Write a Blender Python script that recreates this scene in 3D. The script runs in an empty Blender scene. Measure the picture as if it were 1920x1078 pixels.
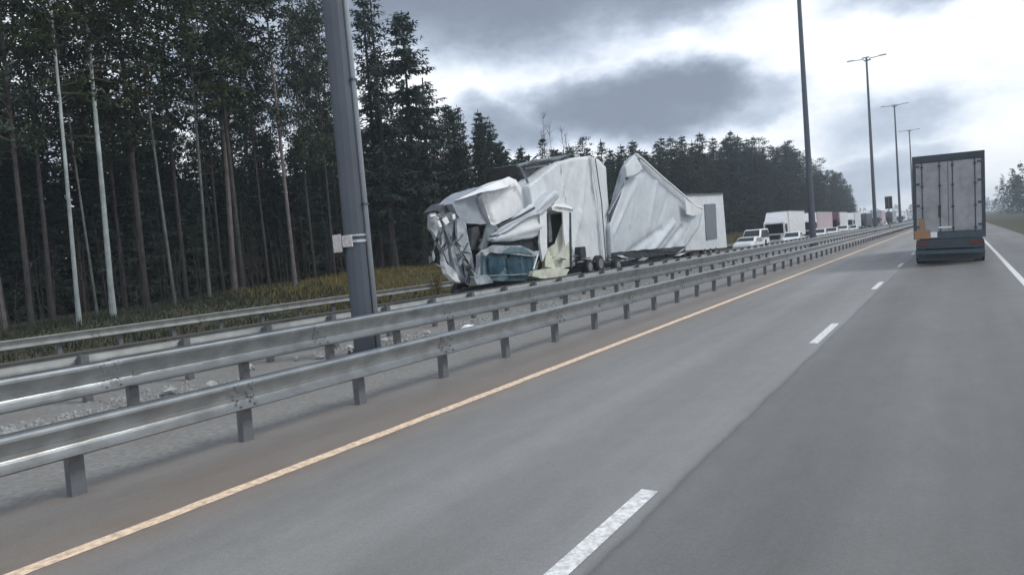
import bpy, bmesh, math, random
from mathutils import Vector, Matrix, noise
random.seed(7)
R = math.radians
S = bpy.context.scene
C = S.collection

# ------------------------------------------------------------------ camera
EYE = Vector((0, 0, 2.11)); FPX = 1297.0; YAW = .5772; PIT = -.0540; ROL = -.0826
_F = Vector((-math.sin(YAW)*math.cos(PIT), math.cos(YAW)*math.cos(PIT), math.sin(PIT)))
_R0 = Vector((math.cos(YAW), math.sin(YAW), 0)); _U0 = _R0.cross(_F)
_R = math.cos(ROL)*_R0 + math.sin(ROL)*_U0
_U = -math.sin(ROL)*_R0 + math.cos(ROL)*_U0
cd = bpy.data.cameras.new('camera'); cam = bpy.data.objects.new('camera', cd); C.objects.link(cam)
cd.sensor_width = 36; cd.lens = 36*FPX/1920; cd.clip_start = .05; cd.clip_end = 6000
cam.matrix_world = Matrix(((_R.x, _U.x, -_F.x, EYE.x), (_R.y, _U.y, -_F.y, EYE.y), (_R.z, _U.z, -_F.z, EYE.z), (0, 0, 0, 1)))
S.camera = cam

def at(px, py, X):
    """survey helper: the place at lateral distance X left of the camera's path seen at photograph pixel px,py"""
    d = _F + _R*((px-960)/FPX) - _U*((py-539)/FPX)
    return EYE + d*(-X/d.x)

# ------------------------------------------------------------------ light
S.view_settings.view_transform = 'Standard'; S.view_settings.look = 'None'
S.view_settings.gamma = 1; S.view_settings.use_curve_mapping = False
S.view_settings.exposure = 0.45
SUN = Vector((.62, .30, .72)).normalized()
sl = bpy.data.lights.new('sun', 'SUN'); sl.energy = 1.4; sl.angle = R(18); sl.color = (1, .96, .91)
so = bpy.data.objects.new('sun', sl); C.objects.link(so); so.location = (0, 0, 60)
so.rotation_euler = SUN.to_track_quat('Z', 'Y').to_euler()

W = bpy.data.worlds.new('World'); S.world = W; W.use_nodes = True
wt = W.node_tree; wt.nodes.clear()
def N(t, kind, **k):
    n = t.nodes.new(kind)
    for a, b in k.items():
        if a == 'inp':
            for i, v in b.items(): n.inputs[i].default_value = v
        else: setattr(n, a, b)
    return n
def build_world():
    t = wt
    def L(a, b): t.links.new(a, b)
    def M(op, a, b=None, c=None):
        n = N(t, 'ShaderNodeMath', operation=op)
        for i, v in enumerate((a, b, c)):
            if v is None: continue
            if isinstance(v, (int, float)): n.inputs[i].default_value = v
            else: L(v, n.inputs[i])
        return n.outputs[0]
    tc = N(t, 'ShaderNodeTexCoord')
    def noi(scale, detail, rough, zs, off=0):
        mp = N(t, 'ShaderNodeMapping'); mp.inputs['Scale'].default_value = (1, 1, zs); mp.inputs['Location'].default_value = (off, off*.7, 0)
        L(tc.outputs['Generated'], mp.inputs[0])
        n = N(t, 'ShaderNodeTexNoise', inp={'Scale': scale, 'Detail': detail, 'Roughness': rough}); L(mp.outputs[0], n.inputs['Vector'])
        return n
    warp = noi(4.2, 5, .55, 1.8); warp2 = noi(10, 6, .6, 1.6, 3.1)
    sx = N(t, 'ShaderNodeSeparateXYZ'); L(tc.outputs['Generated'], sx.inputs[0])
    w1 = N(t, 'ShaderNodeSeparateXYZ'); L(warp.outputs['Color'], w1.inputs[0])
    w2 = N(t, 'ShaderNodeSeparateXYZ'); L(warp2.outputs['Color'], w2.inputs[0])
    az = M('MULTIPLY', M('ARCTAN2', M('MULTIPLY', sx.outputs[0], -1), sx.outputs[1]), 57.2958)
    el = M('MULTIPLY', M('ARCSINE', sx.outputs[2]), 57.2958)
    az = M('ADD', az, M('ADD', M('MULTIPLY_ADD', w1.outputs[0], 13, -6.5), M('MULTIPLY_ADD', w2.outputs[0], 5, -2.5)))
    el = M('ADD', el, M('ADD', M('MULTIPLY_ADD', w1.outputs[1], 6, -3), M('MULTIPLY_ADD', w2.outputs[1], 3, -1.5)))
    # single clouds: centre azimuth, elevation, half width, half height, depth of grey
    blobs = [(35, 20.0, 18, 5.2, .9), (22, 20.0, 12, 3.9, .8), (20.5, 11.0, 8.2, 3.0, 1.0), (31, 10.4, 6, 2.0, .66), (12.5, 10.2, 4.5, 2.0, .5),
             (52, 16, 10, 5, .55), (4, 7.0, 6.5, 2.0, .42), (2, 15.5, 5, 1.6, .45), (6.5, 3.2, 7, 1.8, .45), (13, 5.0, 5, 1.2, .22),
             (-22, 14, 11, 4, .8), (-45, 9, 13, 3, .7), (-12, 24, 14, 5, .7), (75, 9, 12, 3, .7), (100, 20, 17, 6, .8), (18, 2.2, 10, 1.2, .25)]
    D = None
    for (a, e, wa, we, k) in blobs:
        u = M('DIVIDE', M('SUBTRACT', az, a), wa); v = M('DIVIDE', M('SUBTRACT', el, e), we)
        r2 = M('ADD', M('MULTIPLY', u, u), M('MULTIPLY', v, v))
        g = M('MULTIPLY', M('EXPONENT', M('MULTIPLY', M('MULTIPLY', r2, r2), -.75)), k)
        D = g if D is None else M('MAXIMUM', D, g)
    big = noi(2.2, 6, .58, 2.2, 1.7)
    nz = M('MULTIPLY_ADD', big.outputs[0], 1.5, -.62)
    # above the part of the sky seen, ordinary broken overcast
    up = N(t, 'ShaderNodeMapRange', interpolation_type='SMOOTHSTEP'); L(sx.outputs[2], up.inputs[0])
    up.inputs[1].default_value = .30; up.inputs[2].default_value = .5; up.inputs[3].default_value = 0; up.inputs[4].default_value = .42
    puff = noi(17, 7, .62, 1.8, 5.2)
    fine = M('ADD', M('MULTIPLY_ADD', warp2.outputs[0], .34, -.17), M('MULTIPLY_ADD', puff.outputs[0], .36, -.18))
    D2 = M('ADD', M('ADD', M('ADD', M('MULTIPLY', nz, .35), D), up.outputs[0]), fine)
    rp = N(t, 'ShaderNodeValToRGB'); L(D2, rp.inputs[0])
    cr = rp.color_ramp; cr.interpolation = 'B_SPLINE'
    cr.elements[0].position = .0; cr.elements[0].color = (.90, .925, .95, 1)
    cr.elements[1].position = 1.0; cr.elements[1].color = (.17, .20, .255, 1)
    for p, c in ((.20, (.74, .785, .85, 1)), (.46, (.43, .495, .60, 1)), (.75, (.235, .275, .345, 1))):
        e = cr.elements.new(p); e.color = c
    sky = N(t, 'ShaderNodeTexSky', sky_type='NISHITA', sun_disc=False)
    sky.sun_elevation = math.asin(SUN.z); sky.sun_rotation = math.atan2(SUN.x, SUN.y)
    sc = N(t, 'ShaderNodeVectorMath', operation='SCALE'); L(rp.outputs[0], sc.inputs[0]); sc.inputs['Scale'].default_value = 10.5
    mx = N(t, 'ShaderNodeMix', data_type='RGBA'); mx.inputs[0].default_value = .94
    L(sky.outputs[0], mx.inputs[6]); L(sc.outputs[0], mx.inputs[7])
    bg = N(t, 'ShaderNodeBackground'); bg.inputs[1].default_value = .1; L(mx.outputs[2], bg.inputs[0])
    out = N(t, 'ShaderNodeOutputWorld'); L(bg.outputs[0], out.inputs[0])
build_world()

# ------------------------------------------------------------------ materials
def mat(name, col, rough=.6, metal=0., spec=.5, var=0., vscale=3., bump=0., bscale=30., dirt=None, dscale=1.2, damt=.5, coords='Object', rnd=0., trans=0.):
    m = bpy.data.materials.new(name); m.use_nodes = True; t = m.node_tree
    b = t.nodes['Principled BSDF']; b.inputs['Roughness'].default_value = rough; b.inputs['Metallic'].default_value = metal
    b.inputs['Specular IOR Level'].default_value = spec
    tc = N(t, 'ShaderNodeTexCoord'); src = tc.outputs[coords]
    rgb = N(t, 'ShaderNodeRGB'); rgb.outputs[0].default_value = (*col, 1); cur = rgb.outputs[0]
    if var or rnd:
        n = N(t, 'ShaderNodeTexNoise', inp={'Scale': vscale, 'Detail': 5.}); t.links.new(src, n.inputs['Vector'])
        v = N(t, 'ShaderNodeMath', operation='MULTIPLY_ADD'); t.links.new(n.outputs[0], v.inputs[0]); v.inputs[1].default_value = 2*var; v.inputs[2].default_value = 1-var
        vv = v.outputs[0]
        if rnd:
            oi = N(t, 'ShaderNodeObjectInfo'); r = N(t, 'ShaderNodeMath', operation='MULTIPLY_ADD')
            t.links.new(oi.outputs['Random'], r.inputs[0]); r.inputs[1].default_value = 2*rnd; t.links.new(vv, r.inputs[2])
            r2 = N(t, 'ShaderNodeMath', operation='SUBTRACT'); t.links.new(r.outputs[0], r2.inputs[0]); r2.inputs[1].default_value = rnd; vv = r2.outputs[0]
        s = N(t, 'ShaderNodeVectorMath', operation='SCALE'); t.links.new(cur, s.inputs[0]); t.links.new(vv, s.inputs['Scale']); cur = s.outputs[0]
    if dirt:
        n = N(t, 'ShaderNodeTexNoise', inp={'Scale': dscale, 'Detail': 8., 'Roughness': .65}); t.links.new(src, n.inputs['Vector'])
        r = N(t, 'ShaderNodeMapRange'); t.links.new(n.outputs[0], r.inputs[0]); r.inputs[1].default_value = .42; r.inputs[2].default_value = .72; r.inputs[4].default_value = damt
        mx = N(t, 'ShaderNodeMix', data_type='RGBA'); t.links.new(r.outputs[0], mx.inputs[0]); t.links.new(cur, mx.inputs[6]); mx.inputs[7].default_value = (*dirt, 1); cur = mx.outputs[2]
    t.links.new(cur, b.inputs['Base Color'])
    if bump:
        n = N(t, 'ShaderNodeTexNoise', inp={'Scale': bscale, 'Detail': 4.}); t.links.new(src, n.inputs['Vector'])
        bp = N(t, 'ShaderNodeBump'); bp.inputs['Strength'].default_value = bump; bp.inputs['Distance'].default_value = .02
        t.links.new(n.outputs[0], bp.inputs['Height']); t.links.new(bp.outputs[0], b.inputs['Normal'])
    if trans:
        out = t.nodes['Material Output']; tr = N(t, 'ShaderNodeBsdfTranslucent'); t.links.new(cur, tr.inputs[0])
        ms = N(t, 'ShaderNodeMixShader'); ms.inputs[0].default_value = trans
        t.links.new(b.outputs[0], ms.inputs[1]); t.links.new(tr.outputs[0], ms.inputs[2]); t.links.new(ms.outputs[0], out.inputs[0])
    return m

def road_mat(name, base, lane0=None, lane_w=3.75, lines=(), dirtx=()):
    """asphalt: aggregate, long wear tracks in each lane, patches, stains beside the painted lines (in x)"""
    m = bpy.data.materials.new(name); m.use_nodes = True; t = m.node_tree; b = t.nodes['Principled BSDF']
    tc = N(t, 'ShaderNodeTexCoord'); L = t.links.new
    def M(op, a, b_=None, c=None):
        n = N(t, 'ShaderNodeMath', operation=op)
        for i, v in enumerate((a, b_, c)):
            if v is None: continue
            if isinstance(v, (int, float)): n.inputs[i].default_value = v
            else: L(v, n.inputs[i])
        return n.outputs[0]
    def noi(scale, sx, sy, det=6., ro=.6):
        mp = N(t, 'ShaderNodeMapping'); mp.inputs['Scale'].default_value = (sx, sy, 1); L(tc.outputs['Object'], mp.inputs[0])
        n = N(t, 'ShaderNodeTexNoise', inp={'Scale': scale, 'Detail': det, 'Roughness': ro}); L(mp.outputs[0], n.inputs['Vector']); return n.outputs[0]
    x = N(t, 'ShaderNodeSeparateXYZ'); L(tc.outputs['Object'], x.inputs[0]); X = x.outputs[0]
    streak = noi(1, 1.6, .05); patch = noi(.22, 1, .35, 5); grain = noi(75, 1, 1, 4, .75); grit = noi(24, 1, 1, 4, .75); blot = noi(.9, 1, .25, 7, .68); mid = noi(3.5, 1, .6, 8, .7)
    v = M('MULTIPLY_ADD', streak, .55, .72); v = M('MULTIPLY', v, M('MULTIPLY_ADD', patch, .5, .75))
    v = M('MULTIPLY', v, M('MULTIPLY_ADD', grain, .95, .52)); v = M('MULTIPLY', v, M('MULTIPLY_ADD', mid, .36, .82)); v = M('MULTIPLY', v, M('MULTIPLY_ADD', grit, .5, .75)); v = M('MULTIPLY', v, M('MULTIPLY_ADD', blot, .34, .83))
    if lane0 is not None:
        # polished wheel tracks, two to a lane
        ph = M('MULTIPLY', M('SUBTRACT', X, lane0), 2*math.pi*2/lane_w)
        v = M('MULTIPLY', v, M('MULTIPLY_ADD', M('COSINE', ph), .085, 1.0))
    # sealed longitudinal joint
    for j in lines:
        wob = M('MULTIPLY_ADD', noi(.8, 1, 1, 3), .12, j-.06)
        g = M('EXPONENT', M('MULTIPLY', M('POWER', M('DIVIDE', M('ABSOLUTE', M('SUBTRACT', X, wob)), .035), 2), -1))
        v = M('MULTIPLY', v, M('MULTIPLY_ADD', g, -.22, 1))
        # the lane right of the joint is darker
        st = N(t, 'ShaderNodeMapRange'); L(M('SUBTRACT', X, wob), st.inputs[0]); st.inputs[1].default_value = -.01; st.inputs[2].default_value = .01; st.inputs[3].default_value = 1; st.inputs[4].default_value = .70
        v = M('MULTIPLY', v, st.outputs[0])
    s = N(t, 'ShaderNodeVectorMath', operation='SCALE'); s.inputs[0].default_value = base; L(v, s.inputs['Scale']); cur = s.outputs[0]
    for (dx, w, amt) in dirtx:
        g = M('EXPONENT', M('MULTIPLY', M('POWER', M('DIVIDE', M('ABSOLUTE', M('SUBTRACT', X, dx)), w), 2), -1))
        g = M('MULTIPLY', g, M('MULTIPLY', M('MULTIPLY_ADD', noi(1.3, 1, .4, 8, .7), 1.4, -.1), amt))
        mx = N(t, 'ShaderNodeMix', data_type='RGBA', clamp_factor=True); L(g, mx.inputs[0]); L(cur, mx.inputs[6]); mx.inputs[7].default_value = (.17, .115, .07, 1); cur = mx.outputs[2]
    L(cur, b.inputs['Base Color'])
    rr = M('MULTIPLY_ADD', patch, -.35, .78); L(rr, b.inputs['Roughness']); b.inputs['Specular IOR Level'].default_value = .55
    bp = N(t, 'ShaderNodeBump'); bp.inputs['Strength'].default_value = .35; bp.inputs['Distance'].default_value = .01
    L(noi(70, 1, 1, 3), bp.inputs['Height']); L(bp.outputs[0], b.inputs['Normal'])
    return m

M_road = road_mat('asphalt', (.208, .203, .194), lane0=-2.27, lines=(-2.10,), dirtx=((-6.05, .5, .9), (-6.9, .5, .5), (-7.7, .3, .5)))
M_road2 = road_mat('asphalt_far', (.095, .092, .08), lane0=-15.6)
M_med = mat('median_gravel', (.215, .212, .20), .9, var=.6, vscale=12, bump=.5, bscale=25, dirt=(.17, .16, .145), dscale=.9, damt=.7)
M_paint = mat('road_paint', (.80, .80, .78), .6, var=.3, vscale=14, dirt=(.22, .22, .22), dscale=16, damt=.85)
M_paint_y = mat('edge_paint', (.88, .66, .46), .6, var=.25, vscale=10, dirt=(.28, .22, .17), dscale=13, damt=.85)
M_soil = mat('soil', (.06, .05, .035), .95, var=.5, vscale=1.5, bump=.5, bscale=8, dirt=(.03, .035, .02), dscale=.4, damt=.8)
M_bank = mat('bank_soil', (.060, .052, .030), .95, var=.5, vscale=2.5, bump=.6, bscale=10, dirt=(.05, .06, .02), dscale=.6, damt=.7)
M_grass = mat('dry_grass', (.22, .175, .06), .85, var=.5, vscale=.9, dirt=(.055, .07, .02), dscale=.35, damt=.8, trans=.25)
M_galv = mat('galvanised_steel', (.45, .47, .48), .28, .9, var=.18, vscale=2.5, dirt=(.20, .195, .18), dscale=2.2, damt=.6, rnd=.06)
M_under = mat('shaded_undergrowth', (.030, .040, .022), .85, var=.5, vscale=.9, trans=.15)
M_galv_old = mat('weathered_galvanised_steel', (.30, .315, .31), .65, .2, var=.3, vscale=2.5, dirt=(.14, .14, .12), dscale=1.6, damt=.7)
M_post = mat('post_steel', (.16, .17, .185), .6, .35, var=.3, vscale=5, dirt=(.09, .075, .06), dscale=6, damt=.7)
M_mast = mat('mast_steel', (.080, .095, .118), .5, .25, var=.2, vscale=1.5, dirt=(.07, .075, .08), dscale=1.1, damt=.5)
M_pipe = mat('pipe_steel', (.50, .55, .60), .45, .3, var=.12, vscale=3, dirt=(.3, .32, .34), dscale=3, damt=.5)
M_tag = mat('placard', (.62, .60, .60), .6, var=.2, vscale=12, dirt=(.30, .2, .18), dscale=18, damt=.8)
M_white = mat('white_paint', (.78, .80, .81), .35, var=.08, vscale=1.5, dirt=(.42, .42, .40), dscale=1.6, damt=.45)
M_cream = mat('cream_paint', (.60, .62, .53), .4, var=.15, vscale=2, dirt=(.32, .28, .18), dscale=2.5, damt=.6)
M_tarp = mat('white_tarpaulin', (.66, .70, .72), .55, var=.10, vscale=.9, bump=.10, bscale=3.0, dirt=(.33, .35, .37), dscale=.9, damt=.55)
M_tarp2 = mat('grey_tarpaulin', (.56, .60, .635), .55, var=.12, vscale=.8, bump=.10, bscale=3.0, dirt=(.27, .30, .33), dscale=.8, damt=.55)
M_inner = mat('bare_wreck_metal', (.21, .245, .26), .5, .35, var=.4, vscale=4, dirt=(.07, .08, .09), dscale=3.5, damt=.9)
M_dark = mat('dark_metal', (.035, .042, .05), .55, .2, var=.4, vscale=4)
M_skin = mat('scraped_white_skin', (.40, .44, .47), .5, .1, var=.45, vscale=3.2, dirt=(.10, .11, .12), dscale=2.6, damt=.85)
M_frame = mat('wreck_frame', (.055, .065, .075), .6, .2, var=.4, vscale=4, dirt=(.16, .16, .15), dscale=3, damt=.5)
M_teal2 = mat('teal_panel', (.095, .165, .195), .35, var=.3, vscale=3, dirt=(.22, .30, .32), dscale=2.2, damt=.6)
M_teal = mat('teal_glass', (.016, .050, .075), .2, var=.6, vscale=2.5, dirt=(.10, .17, .20), dscale=1.8, damt=.55)
M_glass = mat('vehicle_glass', (.012, .017, .022), .08, var=.2)
M_rubber = mat('tyre_rubber', (.02, .021, .023), .85, var=.3, vscale=6)
M_rim = mat('wheel_rim', (.3, .31, .32), .45, .5, var=.2)
M_lamp = mat('lamp_glass', (.8, .82, .84), .15)
M_red = mat('tail_lamp', (.10, .02, .022), .3)
M_orange = mat('orange_board', (.34, .19, .10), .5, var=.2, vscale=5, dirt=(.35, .18, .08), dscale=5, damt=.5)
M_door = mat('lorry_door', (.36, .365, .39), .5, var=.1, vscale=1.3, dirt=(.17, .17, .18), dscale=1.8, damt=.7)
M_header = mat('lorry_frame', (.035, .05, .065), .5, var=.3, vscale=3)
M_navy = mat('lorry_underframe', (.035, .065, .09), .5, var=.3, vscale=3, dirt=(.10, .11, .12), dscale=3, damt=.5)
M_flap = mat('mud_flap', (.06, .085, .11), .7, var=.3, vscale=3)
M_pink = mat('faded_red_curtain', (.44, .34, .37), .55, var=.15, vscale=1.2, dirt=(.6, .5, .53), dscale=.7, damt=.6)
M_maroon = mat('maroon_paint', (.10, .02, .03), .4, var=.2)
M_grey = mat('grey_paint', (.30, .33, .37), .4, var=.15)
M_hatch = mat('faded_hatch', (.15, .175, .20), .5, var=.2, vscale=2)
M_black = mat('black_paint', (.02, .024, .03), .35, var=.2)
M_rubble = mat('pale_rubble', (.46, .47, .46), .8, var=.6, vscale=6, dirt=(.07, .07, .055), dscale=3, damt=.9, rnd=.2)
M_foam = mat('white_foam', (.86, .88, .90), .6, var=.06)
M_needle = mat('spruce_needles', (.040, .066, .052), .8, spec=.25, var=.55, vscale=1.1, rnd=.22, trans=.12)
M_needle2 = mat('pine_needles', (.048, .072, .046), .8, spec=.25, var=.5, vscale=.8, rnd=.3, trans=.15)
M_leafy = mat('birch_leaves', (.052, .064, .030), .8, spec=.25, var=.5, vscale=1.2, rnd=.25, trans=.25)
M_twig = mat('bare_twigs', (.085, .07, .062), .9, var=.4, vscale=2, rnd=.3)
def bark(name, lo, hi, z0, z1, nscale=6):
    m = bpy.data.materials.new(name); m.use_nodes = True; t = m.node_tree; b = t.nodes['Principled BSDF']; b.inputs['Roughness'].default_value = .9
    b.inputs['Specular IOR Level'].default_value = .2
    tc = N(t, 'ShaderNodeTexCoord'); x = N(t, 'ShaderNodeSeparateXYZ'); t.links.new(tc.outputs['Object'], x.inputs[0])
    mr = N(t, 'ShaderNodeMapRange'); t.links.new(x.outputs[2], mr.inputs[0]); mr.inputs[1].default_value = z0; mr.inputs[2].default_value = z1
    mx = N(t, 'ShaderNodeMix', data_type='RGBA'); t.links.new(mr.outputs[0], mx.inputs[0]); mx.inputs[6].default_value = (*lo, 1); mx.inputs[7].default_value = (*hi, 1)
    n = N(t, 'ShaderNodeTexNoise', inp={'Scale': nscale, 'Detail': 6., 'Roughness': .7}); mp = N(t, 'ShaderNodeMapping'); mp.inputs['Scale'].default_value = (1, 1, .45)
    t.links.new(tc.outputs['Object'], mp.inputs[0]); t.links.new(mp.outputs[0], n.inputs['Vector'])
    v = N(t, 'ShaderNodeMapRange'); t.links.new(n.outputs[0], v.inputs[0]); v.inputs[1].default_value = .3; v.inputs[2].default_value = .65; v.inputs[3].default_value = .45; v.inputs[4].default_value = 1.15
    s = N(t, 'ShaderNodeVectorMath', operation='SCALE'); t.links.new(mx.outputs[2], s.inputs[0]); t.links.new(v.outputs[0], s.inputs['Scale'])
    t.links.new(s.outputs[0], b.inputs['Base Color']); return m
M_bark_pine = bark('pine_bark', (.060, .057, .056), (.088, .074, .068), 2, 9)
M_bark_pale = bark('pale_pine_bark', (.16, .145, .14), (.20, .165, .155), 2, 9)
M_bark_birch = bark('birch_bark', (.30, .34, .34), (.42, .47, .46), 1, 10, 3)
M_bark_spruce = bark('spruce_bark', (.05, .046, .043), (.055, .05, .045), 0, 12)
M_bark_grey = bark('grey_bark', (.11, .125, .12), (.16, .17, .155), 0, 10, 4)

# ------------------------------------------------------------------ helpers
def mesh(name, vs, fs, m, smooth=False):
    me = bpy.data.meshes.new(name); me.from_pydata([tuple(v) for v in vs], [], fs); me.materials.append(m)
    if smooth: me.shade_smooth()
    return me
def obj(name, me, parent=None, loc=None, rot=None, label=None):
    o = bpy.data.objects.new(name, me); C.objects.link(o)
    if parent: o.parent = parent
    if loc is not None: o.location = loc
    if rot is not None: o.rotation_euler = rot
    if label: o['label'] = label
    return o
def tag(o, label=None, cat=None, group=None, kind=None):
    if label: o['label'] = label
    if cat: o['category'] = cat
    if group: o['group'] = group
    if kind: o['kind'] = kind
    return o
def thing(name, label, cat, loc=(0, 0, 0), rz=0, group=None):
    o = obj(name, None, None, loc, (0, 0, rz)); o.empty_display_size = .3
    return tag(o, label, cat, group)
class MB:
    def __init__(s): s.v = []; s.f = []
    def add(s, vs, fs):
        n = len(s.v); s.v += [Vector(v) for v in vs]; s.f += [tuple(i+n for i in f) for f in fs]; return s
    def box(s, x0, x1, y0, y1, z0, z1):
        return s.add([(x0, y0, z0), (x1, y0, z0), (x1, y1, z0), (x0, y1, z0), (x0, y0, z1), (x1, y0, z1), (x1, y1, z1), (x0, y1, z1)],
                     [(0, 3, 2, 1), (4, 5, 6, 7), (0, 1, 5, 4), (1, 2, 6, 5), (2, 3, 7, 6), (3, 0, 4, 7)])
    def tube(s, pts, rad, n=8, cap=True):
        pts = [Vector(p) for p in pts]; base = len(s.v)
        for i, p in enumerate(pts):
            d = (pts[min(i+1, len(pts)-1)] - pts[max(i-1, 0)]).normalized()
            a = d.orthogonal().normalized() if abs(d.z) < .99 else Vector((1, 0, 0)); a = (a - d*a.dot(d)).normalized()
            if abs(d.z) > .3: a = (Vector((1, 0, 0)) - d*d.x).normalized()
            b = d.cross(a); r = rad[i] if isinstance(rad, (list, tuple)) else rad
            for k in range(n):
                t = 2*math.pi*k/n; s.v.append(p + (a*math.cos(t) + b*math.sin(t))*r)
        for i in range(len(pts)-1):
            for k in range(n):
                s.f.append((base+i*n+k, base+i*n+(k+1) % n, base+(i+1)*n+(k+1) % n, base+(i+1)*n+k))
        if cap: s.f.append(tuple(base+k for k in reversed(range(n)))); s.f.append(tuple(base+(len(pts)-1)*n+k for k in range(n)))
        return s
    def prism(s, poly, x0, x1):
        """poly in (y,z), extruded along x"""
        n = len(poly)
        return s.add([(x0, y, z) for y, z in poly] + [(x1, y, z) for y, z in poly],
                     [tuple(range(n))[::-1], tuple(range(n, 2*n))] + [(i, (i+1) % n, n+(i+1) % n, n+i) for i in range(n)])
    def me(s, name, m, smooth=False, bevel=0):
        me_ = mesh(name, s.v, s.f, m, False)
        bm = bmesh.new(); bm.from_mesh(me_); bmesh.ops.recalc_face_normals(bm, faces=bm.faces)
        if bevel: bmesh.ops.bevel(bm, geom=[e for e in bm.edges], offset=bevel, segments=2, affect='EDGES', clamp_overlap=True)
        bm.to_mesh(me_); bm.free()
        if smooth: me_.shade_smooth()
        return me_
    def build(s, name, m, parent=None, label=None, smooth=False, bevel=0, loc=None):
        return obj(name, s.me(name, m, smooth, bevel), parent, loc, None, label)
def wheel_me(r, w, m1=None):
    b = MB(); b.tube([(-w/2, 0, 0), (-w/2*.8, 0, 0), (w/2*.8, 0, 0), (w/2, 0, 0)], [r*.9, r, r, r*.9], 20); return b.me('tyre', M_rubber)
def rim_me(r, w):
    b = MB(); b.tube([(-w/2-.01, 0, 0), (w/2+.01, 0, 0)], [r*.58, r*.58], 16); b.tube([(-w/2-.03, 0, 0), (w/2+.03, 0, 0)], [r*.2, r*.2], 10); return b.me('rim', M_rim)
_wc = {}
def wheel(parent, x, y, r, w, z=None):
    k = (r, w)
    if k not in _wc: _wc[k] = (wheel_me(r, w), rim_me(r, w))
    t = obj('wheel', _wc[k][0], parent, (x, y, r if z is None else z)); obj('rim', _wc[k][1], t); return t

# ------------------------------------------------------------------ the setting
def sheet(name, x0, x1, y0, y1, z, m, nx=1, ny=1, zf=None):
    vs = []; fs = []
    for j in range(ny+1):
        for i in range(nx+1):
            x = x0+(x1-x0)*i/nx; y = y0+(y1-y0)*j/ny; vs.append((x, y, z if zf is None else zf(x, y)))
    for j in range(ny):
        for i in range(nx):
            a = j*(nx+1)+i; fs.append((a, a+1, a+nx+2, a+nx+1))
    o = obj(name, mesh(name, vs, fs, m)); o['kind'] = 'structure'; return o
sheet('ground', -1200, 1200, -200, 1300, -.35, M_soil)
sheet('road', -7.9, 4.2, -60, 1200, 0, M_road)
sheet('median', -14.45, -7.9, -60, 1200, -.004, M_med)
sheet('oncoming_road', -24.3, -14.45, -60, 1200, -.008, M_road2)
def lerp(a, b, t): return a+(b-a)*max(0, min(1, t))
def bank_h(y): return lerp(.45, 1.35, (y-10)/24)
def bank_z(x, y):
    u = -x; n = noise.noise(Vector((x*.35, y*.2, 0)))*.22
    if u < 25.2: return lerp(-.012, -.16, (u-24.3)/.9)
    t = min(1, (u-25.2)/5.2); t = t*t*(3-2*t)
    return -.16 + (bank_h(y)+.16)*t + n*t + max(0, u-31)*.012
bank = sheet('grass_bank', -34, -24.3, -40, 320, 0, M_bank, 14, 150, bank_z)
sheet('forest_floor', -120, -34, -40, 320, 0, M_soil, 20, 60, bank_z)
sheet('verge', 4.2, 60, -60, 1200, -.01, M_bank)
def line(name, x, w, y0, y1, m, z=.004):
    b = MB(); b.add([(x-w/2, y0, z), (x+w/2, y0, z), (x+w/2, y1, z), (x-w/2, y1, z)], [(0, 1, 2, 3)]); return b
def worn_line(name, x, w, y0, y1, m, z, step):
    """painted strip with slightly ragged edges"""
    vs = []; fs = []; n = int((y1-y0)/step)
    for i in range(n+1):
        y = y0+(y1-y0)*i/n; vs += [(x-w/2+random.uniform(-.007, .007), y, z), (x+w/2+random.uniform(-.007, .007), y, z)]
        if i < n: fs.append((2*i, 2*i+1, 2*i+3, 2*i+2))
    o = obj(name, mesh(name, vs, fs, m)); o['kind'] = 'structure'; return o
worn_line('edge_line', -6.02, .17, -20, 120, M_paint_y, .004, .25)
worn_line('edge_line', -6.02, .17, 120, 1200, M_paint_y, .004, 12)
k = 0
b = MB()
for i in range(-2, 60):
    y = 13.2+10.5*i; x = -2.27
    b.add([(x-.075, y, .004), (x+.075, y, .004), (x+.075, y+2.65, .004), (x-.075, y+2.65, .004)], [(0, 1, 2, 3)])
o = b.build('lane_marking', M_paint); o['kind'] = 'structure'
worn_line('right_edge_line', 1.48, .15, -20, 1200, M_paint, .004, 10)
b = MB()
for i in range(-2, 60):
    y = 5+10.5*i; x = -19.3
    b.add([(x-.075, y, -.003), (x+.075, y, -.003), (x+.075, y+2.65, -.003), (x-.075, y+2.65, -.003)], [(0, 1, 2, 3)])
b.build('oncoming_lane_marking', M_paint)['kind'] = 'structure'

# ------------------------------------------------------------------ guardrails
PROF = [(.012, -.157), (.045, -.151), (.088, -.130), (.088, -.108), (.034, -.072), (.004, -.048), (.008, -.010), (.066, .098), (.088, .122), (.084, .143), (.045, .153), (0, .157)]
def wbeam(y0, y1, face, lap=.0, cx=0, cz=0, k=1.):
    """steel W-beam between y0 and y1, bulges facing +x (face=1) or -x"""
    p = [(cx+face*(a*k+lap), cz+z*k) for a, z in PROF]; q = [(cx+face*(a*k+lap-.006), cz+z*k) for a, z in PROF]
    n = len(p); loop = p + q[::-1]; m_ = len(loop)
    vs = [(x, y0, z) for x, z in loop] + [(x, y1, z) for x, z in loop]
    fs = [(i, (i+1) % m_, m_+(i+1) % m_, m_+i) for i in range(m_)]
    for i in range(n-1):
        fs.append((i, i+1, m_-2-i, m_-1-i)); fs.append((m_+i, m_+m_-1-i, m_+m_-2-i, m_+i+1))
    return vs, fs
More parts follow.
